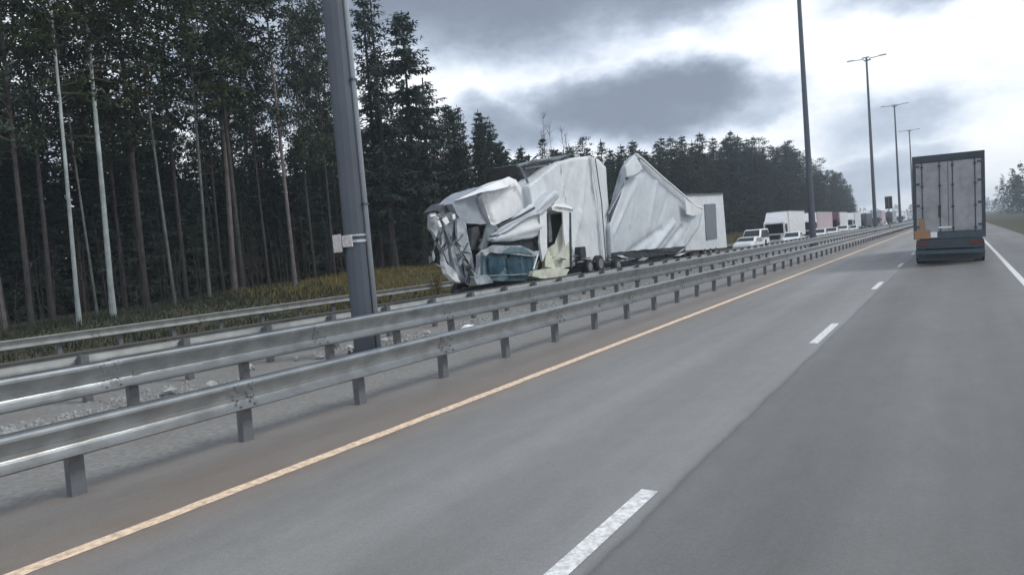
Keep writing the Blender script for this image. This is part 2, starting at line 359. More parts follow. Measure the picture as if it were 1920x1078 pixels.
def guardrail(label, X, ztop, face, y0, y1, y2, zg=0., phase=1.32, k=1., M_galv=M_galv):
    t = thing('guardrail', label, 'guardrail', (-X, y0, zg), 0)
    cz = ztop-zg-.155*k
    meA = mesh('rail_panel', *wbeam(0, 4.0, face, k=k), M_galv); meB = mesh('rail_panel', *wbeam(-.16, 4.16, face, .007, k=k), M_galv)
    pb = MB()
    px = -face*.16                                      # post stands behind the beam, with a spacer between
    pb.box(px-.055, px+.055, -.072, -.064, -.3, cz+.13).box(px-.055, px+.055, .064, .072, -.3, cz+.13).box(px-face*.055-.004, px-face*.055+.004, -.064, .064, -.3, cz+.13)
    pb.box(px+face*.052-.003, px+face*.052+.003, -.064, .064, -.3, cz+.13)
    pm = pb.me('post', M_post)
    sb = MB(); sb.box(min(px+face*.058, face*.004), max(px+face*.058, face*.004), -.05, .05, cz-.085, cz+.085); sm = sb.me('spacer', M_post)
    rb = MB(); rb.box(face*.012-.0, face*.012+face*.0121, -.03, .03, cz-.02, cz+.02); rm = rb.me('bolt', M_post)
    bb = MB()
    for i in range(1, int(min(45, y1-y0)/4)):
        for dz in (-.1, -.04, .05, .12):
            for dy in (-.1, .1):
                xo = [a for a, z in PROF if abs(z-dz) < .05][0]*k; bb.tube([(face*xo, i*4+dy, cz+dz*k), (face*(xo+.035), i*4+dy, cz+dz*k)], .014, 6)
    bb.build('splice_bolts', M_post, t)['kind'] = 'stuff'
    n = int((y1-y0)/4); off = (phase-y0) % 2
    for i in range(n):
        o = obj('rail_panel', meB if i % 2 else meA, t, (random.uniform(-.006, .006), i*4.0, cz+random.uniform(-.005, .005)))
    y = off
    while y < (y1-y0)-.1:
        o = obj('post', pm, t, (0, y, 0), (R(random.uniform(-1, 1)), R(random.uniform(-1.2, 1.2)), 0))
        s_ = obj('spacer', sm, o); y += 2
    # farther on: too small to tell the pieces apart
    b = MB(); b.add(*wbeam(n*4.0+.01, y2-y0, face, 0, 0, cz, k)); b.build('far_rail', M_galv, t)['kind'] = 'stuff'
    b = MB()
    while y < y2-y0:
        b.box(px-.05, px+.05, y-.07, y+.07, -.3, cz+.13); y += 2
    b.build('far_posts', M_post, t)['kind'] = 'stuff'
    return t
guardrail('nearest steel guardrail along our road edge, long row of its dark posts standing on asphalt', 7.48, .795, 1, -2.8, 129.2, 420, k=1.2)
guardrail('second steel guardrail, just behind the nearest one across the narrow gap', 10.6, 1.0, 1, -2.8, 109.2, 420, phase=1.6, k=1.52)
guardrail('low steel guardrail seen behind the lamp mast, edging the oncoming road', 13.6, .885, -1, 0, 80, 420, phase=.2, M_galv=M_galv_old)
guardrail('farthest thin guardrail at the foot of the grass bank below the trees', 25.0, .60, 1, 4, 108, 330, zg=-.15, phase=.9, M_galv=M_galv_old)

# ------------------------------------------------------------------ lamp masts
def mast_meshes(H, r0, r1, n=8):
    b = MB(); b.tube([(0, 0, -.1), (0, 0, H)], [r0, r1], n); sh = b.me('shaft', M_mast)
    b = MB(); b.tube([(0, 0, 0), (0, 0, .05)], [r0*1.7, r0*1.7], n)
    for k in range(8): b.tube([(math.cos(k*.785)*r0*1.45, math.sin(k*.785)*r0*1.45, .05), (math.cos(k*.785)*r0*1.45, math.sin(k*.785)*r0*1.45, .12)], .03, 6)
    ft = b.me('base_plate', M_mast)
    b = MB()
    for s in (-1, 1): b.tube([(0, 0, H-.6), (s*.5, 0, H-.1), (s*2.4, 0, H+.05)], [.07, .07, .05], 6)
    b.tube([(0, -1.2, H-.1), (0, 1.2, H-.1)], .05, 6); ar = b.me('bracket_arm', M_mast)
    b = MB(); b.box(-.55, .55, -.2, .2, -.08, .09); hd = b.me('lamp_head', M_pipe, bevel=.03)
    return sh, ft, ar, hd
HM = 28.9
def mast(i, X, Y, label, r0, r1):
    t = thing('lamp_mast', label, 'lamp post', (-X, Y, 0), 0, None)
    sh, ft, ar, hd = mast_meshes(HM, r0, r1, 10)
    obj('shaft', sh, t, None, (0, 0, R(14))); obj('base_plate', ft, t); obj('bracket_arm', ar, t)
    for x, y in ((-2.4, 0), (2.4, 0), (0, -1.2), (0, 1.2)): obj('lamp_head', hd, t, (x, y, HM+(.05 if x else -.1)))
    return t
m1 = mast(0, 11.58, 11.40, 'nearest tall lamp mast in front of the forest, thick shaft with a pale placard', .256, .17)
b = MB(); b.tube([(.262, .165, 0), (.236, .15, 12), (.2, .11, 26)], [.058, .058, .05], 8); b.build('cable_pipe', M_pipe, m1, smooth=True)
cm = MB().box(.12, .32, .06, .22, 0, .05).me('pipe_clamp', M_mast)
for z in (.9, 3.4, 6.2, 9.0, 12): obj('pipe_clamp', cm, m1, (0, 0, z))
b = MB()   # placard, strapped, facing the road
b.box(-.30, -.02, -.31, -.285, 1.92+.0, 2.32); pl = b.build('placard', M_tag, m1); pl.location = (-.07, -.03, .46); pl.rotation_euler = (0, 0, R(-4))
b = MB(); b.box(.0, .30, -.29, -.262, 1.98, 2.24); pl2 = b.build('placard', M_tag, m1, label='smaller stained placard beside the pale one'); pl2.location = (-.10, -.02, .50)
b = MB(); b.tube([(0, 0, 2.57), (0, 0, 2.63)], .275, 10); b.tube([(0, 0, 2.71), (0, 0, 2.75)], .275, 10); b.build('strap', M_pipe, m1)
mlab = ['second lamp mast from the left, dark shaft rising beside the white queued lorry',
        'third lamp mast, thin, its double arm head just inside the top of the sky',
        'fourth lamp mast, small, with a T shaped head against pale cloud',
        'fifth and faintest lamp mast standing above the roof line of the lorry ahead']
for i in range(1, 5): mast(i, 11.8, 11.84+59.8*i, mlab[i-1], .31, .15)

# ------------------------------------------------------------------ wreck: crumpled sheets with real thickness
def seg_d(p, a, b_):
    ab = b_-a; t = max(0, min(1, (p-a).dot(ab)/max(1e-9, ab.length_squared))); return (p-(a+ab*t)).length, t
def crumple(name, pts, depth, m, parent, L=.28, amp=.05, fs=1.1, folds=(), label=None, X=15.6, side=None, smooth=False, seed=0., taper=1., back=True, ridge=.0):
    """closed body: outline pts (px,py[,X]) surveyed on the road-side face, carried back by depth metres, skin dented and folded"""
    amp *= (.36 if amp < .065 else .5); folds = [(a, b_, w*.75, k*.85) for a, b_, w, k in folds]
    P = [at(p[0], p[1], p[2] if len(p) > 2 else X) for p in pts]
    n = len(P); c = sum(P, Vector())/n
    Q = [c + (p-c)*taper + Vector((-depth, 0, 0)) for p in P]
    me_ = bpy.data.meshes.new(name); bm = bmesh.new()
    vp = [bm.verts.new(p) for p in P]; vq = [bm.verts.new(p) for p in Q]
    bm.faces.new(vp); bm.faces.new(vq[::-1])
    for i in range(n): bm.faces.new((vp[(i+1) % n], vp[i], vq[i], vq[(i+1) % n]))
    bmesh.ops.triangulate(bm, faces=bm.faces[:], quad_method='BEAUTY', ngon_method='BEAUTY')
    for it in range(7):
        es = [e for e in bm.edges if e.calc_length() > L]
        if not es or len(bm.faces) > 9000: break
        bmesh.ops.subdivide_edges(bm, edges=es, cuts=1)
        bmesh.ops.triangulate(bm, faces=[f for f in bm.faces if len(f.verts) > 3], quad_method='SHORT_EDGE')
    bmesh.ops.recalc_face_normals(bm, faces=bm.faces)
    FL = [(at(a[0], a[1], X), at(b_[0], b_[1], X), w, k) for a, b_, w, k in folds]
    bm.normal_update(); new = {}
    for v in bm.verts:
        p = v.co; q = Vector((seed, seed*.3, seed*.7)) + p*fs
        d = noise.noise_vector(q)*amp + noise.noise_vector(q*2.7)*amp*.5
        if ridge: d.x += (1-abs(noise.noise(q*.9+Vector((5, 5, 5))))*2)*ridge
        f = 0
        pp = Vector((0, p.y, p.z))
        for a, b_, w, k in FL:
            aa = Vector((0, a.y, a.z)); bb = Vector((0, b_.y, b_.z)); dist, t = seg_d(pp, aa, bb); f += k*math.exp(-(dist/w)**2)
        d.x += f
        new[v] = d
    for v, d in new.items(): v.co += d
    bm.to_mesh(me_); bm.free(); me_.materials.append(m)
    if smooth: me_.shade_smooth()
    return obj(name, me_, parent, None, None, label)
def bar(name, pts, r, m, parent, X=15.6, n=6, label=None):
    b = MB(); b.tube([at(p[0], p[1], p[2] if len(p) > 2 else X) for p in pts], r, n); return b.build(name, m, parent, label)

TR = thing('wrecked_trailer', 'torn white articulated trailer folded into peaks across the oncoming road, forest behind', 'trailer', (0, 0, 0))
# front part: tall tarpaulin covered box
F1 = [((1072, 310), (1050, 400), .16, -.10), ((1098, 300), (1086, 420), .22, .12), ((1086, 400), (1072, 470), .2, .16), ((1020, 330), (1040, 400), .25, -.10), ((1104, 293), (1127, 480), .10, .10), ((1110, 330), (1112, 440), .25, -.08)]
crumple('tarpaulin', [(990, 350), (1050, 303), (1080, 295), (1104, 293), (1117, 380), (1128, 488), (1100, 492), (1074, 500), (1073, 420), (1066, 400), (1000, 402)], 1.1, M_tarp, TR, .26, .05, .7, F1, smooth=True, X=15.6, taper=.985)
crumple('corner_panel', [(1104, 292, 15.55), (1121, 299, 15.8), (1136, 314, 16.1), (1142, 400, 16.1), (1143, 490, 16.1), (1127, 492, 15.55), (1116, 380, 15.55)], .5, M_tarp, TR, .3, .03, .8,
        [((1113, 296), (1135, 490), .09, -.14), ((1124, 302), (1139, 490), .08, .08)], smooth=True, X=15.8)
bar('corner_rail', [(1109, 294, 15.45), (1121, 380, 15.45), (1132, 490, 15.45)], .045, M_white, TR)
bar('corner_rail', [(1116, 297, 15.6), (1128, 380, 15.6), (1136, 488, 15.6)], .03, M_frame, TR)
# torn roof frame showing behind
crumple('roof_frame', [(975, 308), (1050, 294), (1054, 302), (1010, 328), (1000, 345), (990, 340)], 1.6, M_frame, TR, .4, .06, 1.5, X=16.4)
bar('roof_bow', [(970, 311, 16.2), (1000, 303, 16.2), (1062, 293, 16.2)], .07, M_inner, TR)
bar('roof_bow', [(974, 312, 15.9), (984, 330, 15.9), (994, 352, 15.9)], .06, M_inner, TR)
bar('roof_bow', [(985, 316, 16.3), (1030, 310, 16.3)], .05, M_inner, TR)
bar('roof_post', [(1097, 292, 16), (1096, 278, 16)], .05, M_inner, TR)
bar('side_post', [(1069, 398, 15.4), (1070, 450, 15.4), (1071, 503, 15.4)], .055, M_frame, TR)
# landing leg and wheels under the front part
b = MB(); p0 = at(1094, 480, 15.3); b.box(p0.x-1.2, p0.x, p0.y-.32, p0.y+.32, p0.z-.55, p0.z+.45); b.build('tool_box', M_dark, TR, bevel=.03)
b = MB(); p0 = at(1096, 500, 15.5); b.tube([(p0.x-.1, p0.y, .0), (p0.x-.1, p0.y, 1.3)], .09, 8); b.box(p0.x-.25, p0.x+.05, p0.y-.15, p0.y+.15, 0, .06); b.build('landing_leg', M_frame, TR)
for px, py, r in ((1127, 494, .42), (1107, 500, .36), (1160, 498, .40)):
    p0 = at(px, py, 15.05); wheel(TR, p0.x-.15, p0.y, r, .3, max(r, p0.z))
# middle part: sagging tarpaulin pulled to a peak
F2 = [((1240, 430), (1175, 478), .20, -.22), ((1262, 418), (1215, 478), .22, .28), ((1280, 425), (1240, 478), .18, -.22), ((1196, 300), (1180, 420), .28, .12), ((1176, 335), (1208, 322), .14, -.18), ((1190, 345), (1150, 440), .16, .14),
      ((1230, 340), (1215, 430), .35, .12), ((1252, 365), (1232, 430), .22, -.08), ((1300, 385), (1292, 445), .16, .18), ((1196, 295), (1290, 372), .22, .10)]
crumple('tarpaulin', [(1191, 290), (1240, 332), (1285, 372), (1317, 392), (1306, 420), (1290, 448), (1272, 474), (1215, 482), (1146, 484), (1143, 424), (1160, 378), (1175, 335), (1176, 311)], .45, M_tarp2, TR, .26, .06, .6, F2, smooth=True, X=15.7, taper=.97)
bar('roof_edge', [(1191, 289, 15.5), (1204, 298, 15.5), (1240, 331, 15.45), (1285, 369, 15.45), (1304, 386, 15.4), (1316, 391, 15.4)], .075, M_white, TR)
crumple('torn_flap', [(1285, 374, 15.3), (1317, 394, 15.2), (1300, 405, 15.3), (1288, 402, 15.3)], .08, M_white, TR, .25, .05, 1.5, X=15.3)
crumple('torn_flap', [(1173, 312, 15.3), (1190, 292, 15.3), (1207, 318, 15.2), (1193, 330, 15.25), (1176, 333, 15.3)], .1, M_tarp, TR, .2, .09, 1.6, X=15.3, smooth=True)
# torn frame between the two peaks
bar('roof_bow', [(1140, 402, 15.8), (1158, 368, 15.8), (1178, 330, 15.8)], .07, M_inner, TR)
bar('roof_bow', [(1142, 376, 16.4), (1160, 350, 16.4), (1176, 322, 16.4)], .06, M_frame, TR)
bar('roof_bow', [(1141, 418, 15.9), (1154, 390, 15.9), (1174, 345, 15.9)], .05, M_white, TR)
crumple('side_panel', [(1150, 384, 15.75), (1163, 362, 15.75), (1166, 368, 15.7), (1152, 400, 15.75), (1144, 416, 15.75)], .1, M_frame, TR, .25, .08, 1.8, X=15.7)
# rear part
crumple('rear_box', [(1286, 366), (1320, 364), (1355, 364), (1359, 412), (1363, 464), (1325, 468), (1280, 470), (1282, 440)], 2.5, M_tarp, TR, .3, .03, .6, [((1318, 380), (1322, 455), .1, .05)], X=16.2, taper=.99)
bar('roof_edge', [(1286, 365, 16.1), (1356, 363, 16.1)], .05, M_frame, TR)
crumple('side_hatch', [(1321, 383), (1342, 382), (1345, 447), (1325, 450)], .06, M_hatch, TR, .4, .02, 1.2, X=16.14)
crumple('torn_flap', [(1288, 404, 15.9), (1294, 404, 15.9), (1296, 436, 15.9), (1290, 440, 15.9)], .05, M_white, TR, .3, .04, 1.5, X=15.9)
crumple('torn_flap', [(1318, 396, 15.6), (1309, 430, 15.6), (1286, 462, 15.6), (1274, 470, 15.6), (1290, 430, 15.6), (1303, 402, 15.6)], .09, M_tarp2, TR, .25, .10, 1.1, X=15.6, smooth=True)
# chassis beams twisted along the ground
def zbar(name, pts, r, m, parent, n=6):
    b = MB(); b.tube(pts, r, n); return b.build(name, m, parent)
zbar('chassis_beam', [(-15.9, 33, .95), (-15.8, 38, .7), (-16.0, 43, .85), (-16.4, 50, 1.0), (-16.9, 60, 1.15)], .13, M_frame, TR)
zbar('chassis_beam', [(-17.2, 33, .95), (-17.1, 38, .75), (-17.2, 43, .85), (-17.6, 50, 1.0), (-18, 60, 1.15)], .13, M_frame, TR)
for y in (52, 53.4, 54.8): wheel(TR, -16.35, y, .5, .35)
for y in (52, 53.4, 54.8): wheel(TR, -18.4, y, .5, .35)
crumple('side_guard', [(1150, 474, 15.3), (1210, 468, 15.3), (1285, 462, 15.5), (1285, 474, 15.5), (1210, 482, 15.3), (1150, 488, 15.3)], .12, M_dark, TR, .35, .08, 1.3, X=15.3)

CB = thing('wrecked_lorry_cab', 'crushed white lorry cab lying open in front of its torn trailer', 'lorry cab', (0, 0, 0))
XC = 16.0
crumple('roof_fairing', [(905, 372), (912, 351), (955, 333), (968, 338), (985, 362), (998, 388), (970, 403), (925, 424), (914, 400)], .9, M_white, CB, .2, .06, 1.1,
        [((905, 360), (925, 420), .14, -.16), ((915, 356), (968, 348), .10, .10), ((960, 345), (992, 385), .10, .08)], X=XC-.1, taper=.93)
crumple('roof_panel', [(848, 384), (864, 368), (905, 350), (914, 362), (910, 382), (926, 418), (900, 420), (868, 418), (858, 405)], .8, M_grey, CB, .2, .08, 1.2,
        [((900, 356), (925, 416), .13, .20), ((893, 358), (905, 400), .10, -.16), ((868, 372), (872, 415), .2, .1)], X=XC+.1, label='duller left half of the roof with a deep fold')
crumple('roof_panel', [(856, 376, 16.0), (905, 352, 15.8), (955, 332, 15.6), (968, 338, 15.6), (953, 350, 15.4), (925, 357, 15.4), (903, 361, 15.6), (880, 368, 15.8)], .12, M_white, CB, .2, .05, 1.6, X=15.6)
crumple('wind_deflector', [(935, 441), (958, 422), (1003, 398), (1022, 372), (1040, 357), (1047, 360), (1048, 370), (1036, 384), (1018, 400), (985, 410), (960, 428)], .5, M_tarp2, CB, .18, .05, 1.4,
        [((945, 434), (1042, 364), .12, .12)], X=15.15, smooth=True, label='long curled white deflector sticking up to the right')
crumple('front_fairing', [(925, 448), (950, 430), (985, 412), (1010, 400), (1018, 410), (1020, 436), (1000, 446), (965, 452), (930, 454)], .7, M_tarp, CB, .18, .04, 1.2,
        [((935, 446), (1012, 425), .2, .18)], X=15.3, smooth=True)
bar('fairing_trim', [(935, 425, 15.05), (955, 415, 15.05), (978, 404, 15.05), (1002, 390, 15.05)], .05, M_dark, CB)
crumple('dark_sill', [(920, 452), (965, 455), (1018, 440), (1018, 456), (985, 464), (925, 462)], .9, M_dark, CB, .25, .05, 1.6, X=15.5)
# pillars and door
crumple('door_pillar', [(1012, 394), (1025, 392), (1024, 430), (1026, 468), (1018, 490), (1012, 455), (1015, 425)], .1, M_white, CB, .2, .03, 1.5, X=15.2)
crumple('door_pillar', [(1028, 398), (1032, 398), (1034, 425), (1036, 452), (1030, 455)], .1, M_inner, CB, .2, .03, 1.5, X=15.6)
crumple('cab_interior_shade', [(1028, 398), (1042, 395), (1056, 402), (1057, 442), (1040, 458), (1024, 452)], .8, M_dark, CB, .25, .04, 1.5, X=15.9)  # solid dark body set in the window opening for the shade inside
crumple('door_panel', [(1060, 400), (1066, 397), (1068, 440), (1070, 470), (1070, 500), (1048, 505), (1022, 500), (1024, 470), (1040, 458), (1057, 446)], .07, M_cream, CB, .2, .05, 1.2,
        [((1030, 470), (1045, 500), .12, -.1)], X=15.45, label='cream door skin bent under the roof')
crumple('roof_shelf', [(1034, 388), (1045, 380), (1066, 386), (1076, 392), (1070, 399), (1048, 397), (1036, 394)], .8, M_white, CB, .16, .05, 1.8, [((1040, 388), (1072, 392), .08, .12)], X=15.2)
crumple('door_skin', [(1055, 398, 15.15), (1067, 399, 15.15), (1067, 452, 15.15), (1060, 462, 15.15), (1057, 440, 15.15)], .06, M_white, CB, .2, .03, 1.4, X=15.15)
# teal front panel hanging low, two glassy hollows in it
crumple('front_panel', [(907, 479), (930, 467), (972, 466), (1003, 479), (1009, 500), (994, 525), (950, 527), (906, 526)], .14, M_teal2, CB, .2, .04, 1.2, [((946, 474), (948, 522), .10, .14)], X=15.35)
crumple('windscreen', [(917, 484), (932, 480), (944, 484), (945, 506), (936, 514), (918, 512)], .05, M_teal, CB, .25, .02, 1.2, X=15.2, label='smaller dark teal pane at the left of the low front')
crumple('windscreen', [(950, 486), (962, 478), (985, 477), (998, 483), (1001, 500), (990, 518), (954, 520)], .05, M_teal, CB, .25, .02, 1.2, [((975, 480), (978, 516), .2, .06)], X=15.2, label='larger dark teal pane at the right of the low front')
crumple('windscreen_frame', [(905, 472), (928, 459), (952, 461), (975, 460), (1002, 472), (1011, 470), (1011, 479), (998, 481), (974, 468), (950, 469), (928, 467), (910, 480)], .14, M_skin, CB, .2, .04, 1.5, X=15.1)
crumple('glass_highlight', [(940, 475, 15.05), (958, 463, 15.05), (982, 464, 15.05), (1000, 477, 15.05), (975, 473, 15.05)], .05, M_teal2, CB, .2, .03, 1.5, X=15.05)  # lighter sheet standing in for a highlight along the top of the glass
bar('windscreen_frame', [(1000, 470, 15.15), (1010, 490, 15.15), (998, 510, 15.15), (992, 524, 15.15)], .05, M_dark, CB)
bar('windscreen_frame', [(1008, 478, 15.1), (1000, 505, 15.1)], .04, M_white, CB)
crumple('bumper', [(1000, 508), (1050, 502), (1068, 505), (1060, 520), (1015, 522), (998, 518)], .6, M_cream, CB, .2, .06, 1.7, X=15.0, label='bent cream bumper corner near the ground')
bar('bumper_bar', [(918, 517, 15.1), (955, 516, 15.1), (988, 514, 15.1)], .035, M_inner, CB)
# crushed left side
crumple('side_pillar', [(806, 404), (816, 400), (824, 420), (836, 440), (838, 470), (842, 500), (832, 495), (828, 470), (818, 450), (808, 430)], .15, M_skin, CB, .16, .07, 1.9, X=16.2, ridge=.05)
crumple('side_pillar', [(818, 404), (832, 396), (842, 430), (852, 470), (872, 505), (880, 530), (862, 532), (850, 500), (838, 470), (828, 440)], .2, M_inner, CB, .16, .08, 1.9, X=16.3, ridge=.06)
crumple('door_remains', [(828, 408), (846, 398), (862, 416), (866, 440), (860, 455), (842, 458), (834, 432)], .2, M_inner, CB, .16, .07, 1.8, X=16.1, ridge=.06)
crumple('mirror_plate', [(829, 412, 15.9), (837, 406, 15.9), (843, 417, 15.9), (836, 422, 15.9)], .03, M_lamp, CB, .2, .01, 1, X=15.9)
crumple('mirror_plate', [(848, 403, 15.9), (853, 401, 15.9), (854, 410, 15.9), (850, 412, 15.9)], .03, M_lamp, CB, .2, .01, 1, X=15.9)
crumple('mirror_plate', [(820, 415, 15.9), (824, 413, 15.9), (829, 424, 15.9), (825, 427, 15.9)], .03, M_lamp, CB, .2, .01, 1, X=15.9)
bar('mirror_arm', [(807, 406, 16), (815, 404, 16), (822, 410, 16)], .04, M_white, CB)
crumple('cab_interior_shade', [(836, 384), (850, 378), (858, 400), (852, 420), (828, 405), (822, 396)], .8, M_frame, CB, .2, .1, 1.8, X=16.4)  # dark solid added under the roof edge for the shade there
crumple('cab_interior_shade', [(862, 420), (920, 420), (918, 450), (908, 470), (880, 476), (866, 450)], .7, M_dark, CB, .25, .06, 1.5, X=16.6)  # dark solid added behind the panels so the gaps look shaded
crumple('seat_back', [(884, 430), (896, 424), (902, 445), (896, 470), (884, 468)], .2, M_frame, CB, .2, .05, 1.5, X=16.0)
crumple('door_pillar', [(858, 408), (872, 418), (874, 440), (882, 470), (890, 505), (892, 532), (878, 532), (872, 500), (862, 470), (856, 440)], .1, M_skin, CB, .15, .06, 1.9, X=15.9, ridge=.04)
crumple('door_pillar', [(915, 420), (934, 424), (930, 442), (916, 458), (904, 476), (900, 465), (908, 448)], .1, M_inner, CB, .15, .05, 1.9, X=15.6)
crumple('step_panel', [(897, 478), (908, 468), (914, 480), (912, 505), (914, 530), (900, 534), (893, 520), (898, 500)], .15, M_skin, CB, .15, .05, 1.9, X=15.5, ridge=.04)
crumple('step_panel', [(888, 520), (915, 514), (925, 530), (895, 534)], .5, M_skin, CB, .18, .06, 1.9, X=15.3)
crumple('side_panel', [(842, 452), (858, 458), (868, 480), (880, 500), (884, 530), (860, 528), (852, 505), (846, 480)], .2, M_grey, CB, .15, .08, 1.9, X=16.1, ridge=.06)
crumple('side_panel', [(866, 462), (884, 478), (900, 480), (898, 530), (884, 532), (876, 500)], .2, M_frame, CB, .2, .06, 1.9, X=16.2)
crumple('torn_skin', [(832, 490), (842, 498), (856, 512), (862, 530), (852, 528), (838, 514)], .2, M_white, CB, .15, .07, 2.0, X=16.0, ridge=.05)
crumple('cab_shade_block', [(905, 462), (1010, 462), (1015, 500), (1000, 528), (905, 528)], 1.3, M_frame, CB, .3, .08, 1.5, X=16.3)  # dark mass added behind the front panels to darken their crevices
p0 = at(1040, 500, 16.2); wheel(CB, p0.x, p0.y, .5, .32); p0 = at(860, 500, 17.2); wheel(CB, p0.x, p0.y, .5, .32)
zbar('chassis_beam', [(-16.7, 21.6, .6), (-16.5, 27, .75), (-16.2, 33.2, .9)], .14, M_frame, CB)

rw = random.Random(19)
def shard(px, py, L_, ang, w_, m, X, parent, name='torn_strip'):
    a = R(ang); dx, dy = math.cos(a)*L_, math.sin(a)*L_; nx, ny = -math.sin(a)*w_, math.cos(a)*w_
    pts = [(px, py, X), (px+dx*.5+nx*rw.uniform(.6, 1.3), py+dy*.5+ny, X+rw.uniform(-.15, .15)), (px+dx, py+dy, X+rw.uniform(-.25, .25)), (px+dx*.55-nx, py+dy*.55-ny*rw.uniform(.5, 1.2), X+rw.uniform(-.15, .15))]
    crumple(name, pts, .05, m, parent, .15, .05, 2.2, X=X)
for i in range(34):   # ribbons of skin, trim and tubing hanging all over the crushed cab
    t = rw.random()**1.5; px = 812+t*190; lo = 412 if px < 860 else (428 if px < 930 else 452); py = rw.uniform(lo, 520)
    shard(px, py, rw.uniform(10, 34), rw.gauss(88, 30), rw.uniform(1.3, 4.0), rw.choice([M_skin, M_inner, M_frame, M_frame, M_grey, M_dark, M_inner]), rw.uniform(15.25, 15.85), CB)
for i in range(12):
    a = (rw.uniform(820, 1005), rw.uniform(430, 500), 15.5); bar('bent_tube', [a, (a[0]+rw.uniform(-14, 14), a[1]+rw.uniform(8, 20), 15.35), (a[0]+rw.uniform(-16, 16), a[1]+rw.uniform(22, 38), 15.5)], rw.uniform(.018, .035), rw.choice([M_dark, M_frame, M_inner]), CB)
for i in range(22):
    shard(rw.uniform(1015, 1290), rw.uniform(474, 494)-max(0, 0), rw.uniform(8, 26), rw.gauss(5, 25), rw.uniform(1.2, 3.2), rw.choice([M_frame, M_dark, M_skin, M_cream, M_inner]), rw.uniform(15.0, 15.35), TR, 'torn_piece')
for i in range(10):
    shard(rw.uniform(985, 1060), rw.uniform(294, 312), rw.uniform(10, 30), rw.gauss(-8, 12), rw.uniform(1, 2.2), rw.choice([M_frame, M_inner]), 16.0, TR, 'torn_piece')
# pieces lying about the wreck
def chunk_me(seed, s, m, flat=.5):
    bm = bmesh.new(); bmesh.ops.create_icosphere(bm, subdivisions=2, radius=1)
    rn = random.Random(seed)
    for v in bm.verts:
        d = noise.noise(v.co*1.3+Vector((seed*3.1, 0, 0)))*.5+noise.noise(v.co*3+Vector((0, seed, 0)))*.25
        v.co = Vector((v.co.x*(1+d)*s[0], v.co.y*(1+d)*s[1], v.co.z*(1+d)*s[2]))
    me_ = bpy.data.meshes.new('fragment'); bm.to_mesh(me_); bm.free(); me_.materials.append(m); return me_
p0 = at(880, 608, 9.9)
tag(obj('debris_chunk', chunk_me(3, (.20, .26, .13), M_foam), None, (p0.x, p0.y, .3)), 'smooth white lump of debris showing just above the nearest guardrail, below the wreck', 'debris')
lab = [((318, 735), 'pale broken slab between the two guardrails near the left edge', (.22, .2, .12)),
       ((395, 722), 'light grey fragment right of the dark post at far left between guardrails', (.15, .18, .12)),
       ((470, 690), 'jagged pale fragment at the left end of the debris heap between guardrails', (.12, .16, .14)),
       ((556, 672), 'small bright white fragment in the middle of the debris heap', (.08, .10, .10)),
       ((600, 668), 'flat pale fragment right of the small bright one in the debris strip', (.16, .22, .08)),
       ((655, 652), 'rounded pale fragment beside a dark post between the guardrails', (.15, .17, .12)),
       ((722, 636), 'low whitish fragment left of the second dark post behind the nearest guardrail', (.14, .16, .09)),
       ((800, 622), 'grey white fragment just left of the smooth white lump', (.15, .22, .09))]
for i, (q, l_, s_) in enumerate(lab):
    d = at(q[0], q[1], 10)-EYE; g = EYE+d*((.05-EYE.z)/d.z); xx = g.x
    tag(obj('debris_fragment', chunk_me(10+i, tuple(.62*v for v in s_), M_rubble), None, (xx, g.y, s_[2]*.4), (0, 0, random.uniform(0, 3))), l_, 'debris')
# small rubble, uncountable
rn = random.Random(5); b = MB()
for i in range(14000):
    y = rn.uniform(2, 60)**1.0; x = -rn.uniform(10.9, 13.2)
    cl = noise.noise(Vector((x*.6, y*.35, 2)))
    if cl < -.08: continue
    s = rn.uniform(.010, .045)*(1+max(0, cl)*1.6); h = s*rn.uniform(.4, 1.1); a = rn.uniform(0, 6.28)
    vs = [(x+math.cos(a+k*1.571)*s*rn.uniform(.6, 1.2), y+math.sin(a+k*1.571)*s*rn.uniform(.6, 1.3), -.01) for k in range(4)]
    vs += [(x+math.cos(a+.5+k*2.09)*s*.55, y+math.sin(a+.5+k*2.09)*s*.55, h*rn.uniform(.7, 1.2)) for k in range(3)]
    b.add(vs, [(0, 1, 4), (1, 5, 4), (1, 2, 5), (2, 3, 6), (2, 6, 5), (3, 0, 6), (0, 4, 6), (4, 5, 6)])
tag(b.build('rubble', M_rubble), None, None, None, 'stuff')
p0 = at(820, 530, 24.6)
BR = thing('withered_bush', 'small brown withered bush at the guardrail just left of the crushed cab', 'bush', (p0.x, p0.y, -.15))
b = MB(); rn = random.Random(4)
for i in range(26):
    a = rn.uniform(0, 6.28); s = rn.uniform(.05, .35); h = rn.uniform(.6, 1.35); b.tube([(0, 0, 0), (math.cos(a)*s*.4, math.sin(a)*s*.4, h*.5), (math.cos(a)*s, math.sin(a)*s, h)], [.018, .012, .005], 4, False)
b.build('stem', M_twig, BR)
b = MB()
for i in range(420):
    a = rn.uniform(0, 6.28); s = rn.uniform(.0, .38); z = rn.uniform(.15, 1.3); c = Vector((math.cos(a)*s, math.sin(a)*s, z)); u = Vector((rn.gauss(0, 1), rn.gauss(0, 1), rn.gauss(0, 1))).normalized()*.06; w = u.orthogonal()*.6
    b.add([c-u, c+w, c+u], [(0, 1, 2)])
b.build('leaf_mass', M_grass, BR)['kind'] = 'stuff'
b = MB(); q = at(1436, 452, 13.2); b.box(-.06, .06, -.04, .04, 0, 1.25).box(-.065, .065, -.045, .045, .85, 1.0)
tag(b.build('marker_post', M_black, None, None, False, .01, (q.x, q.y, 0)), 'short black marker post behind the guardrails in front of the queued white cars', 'marker post')

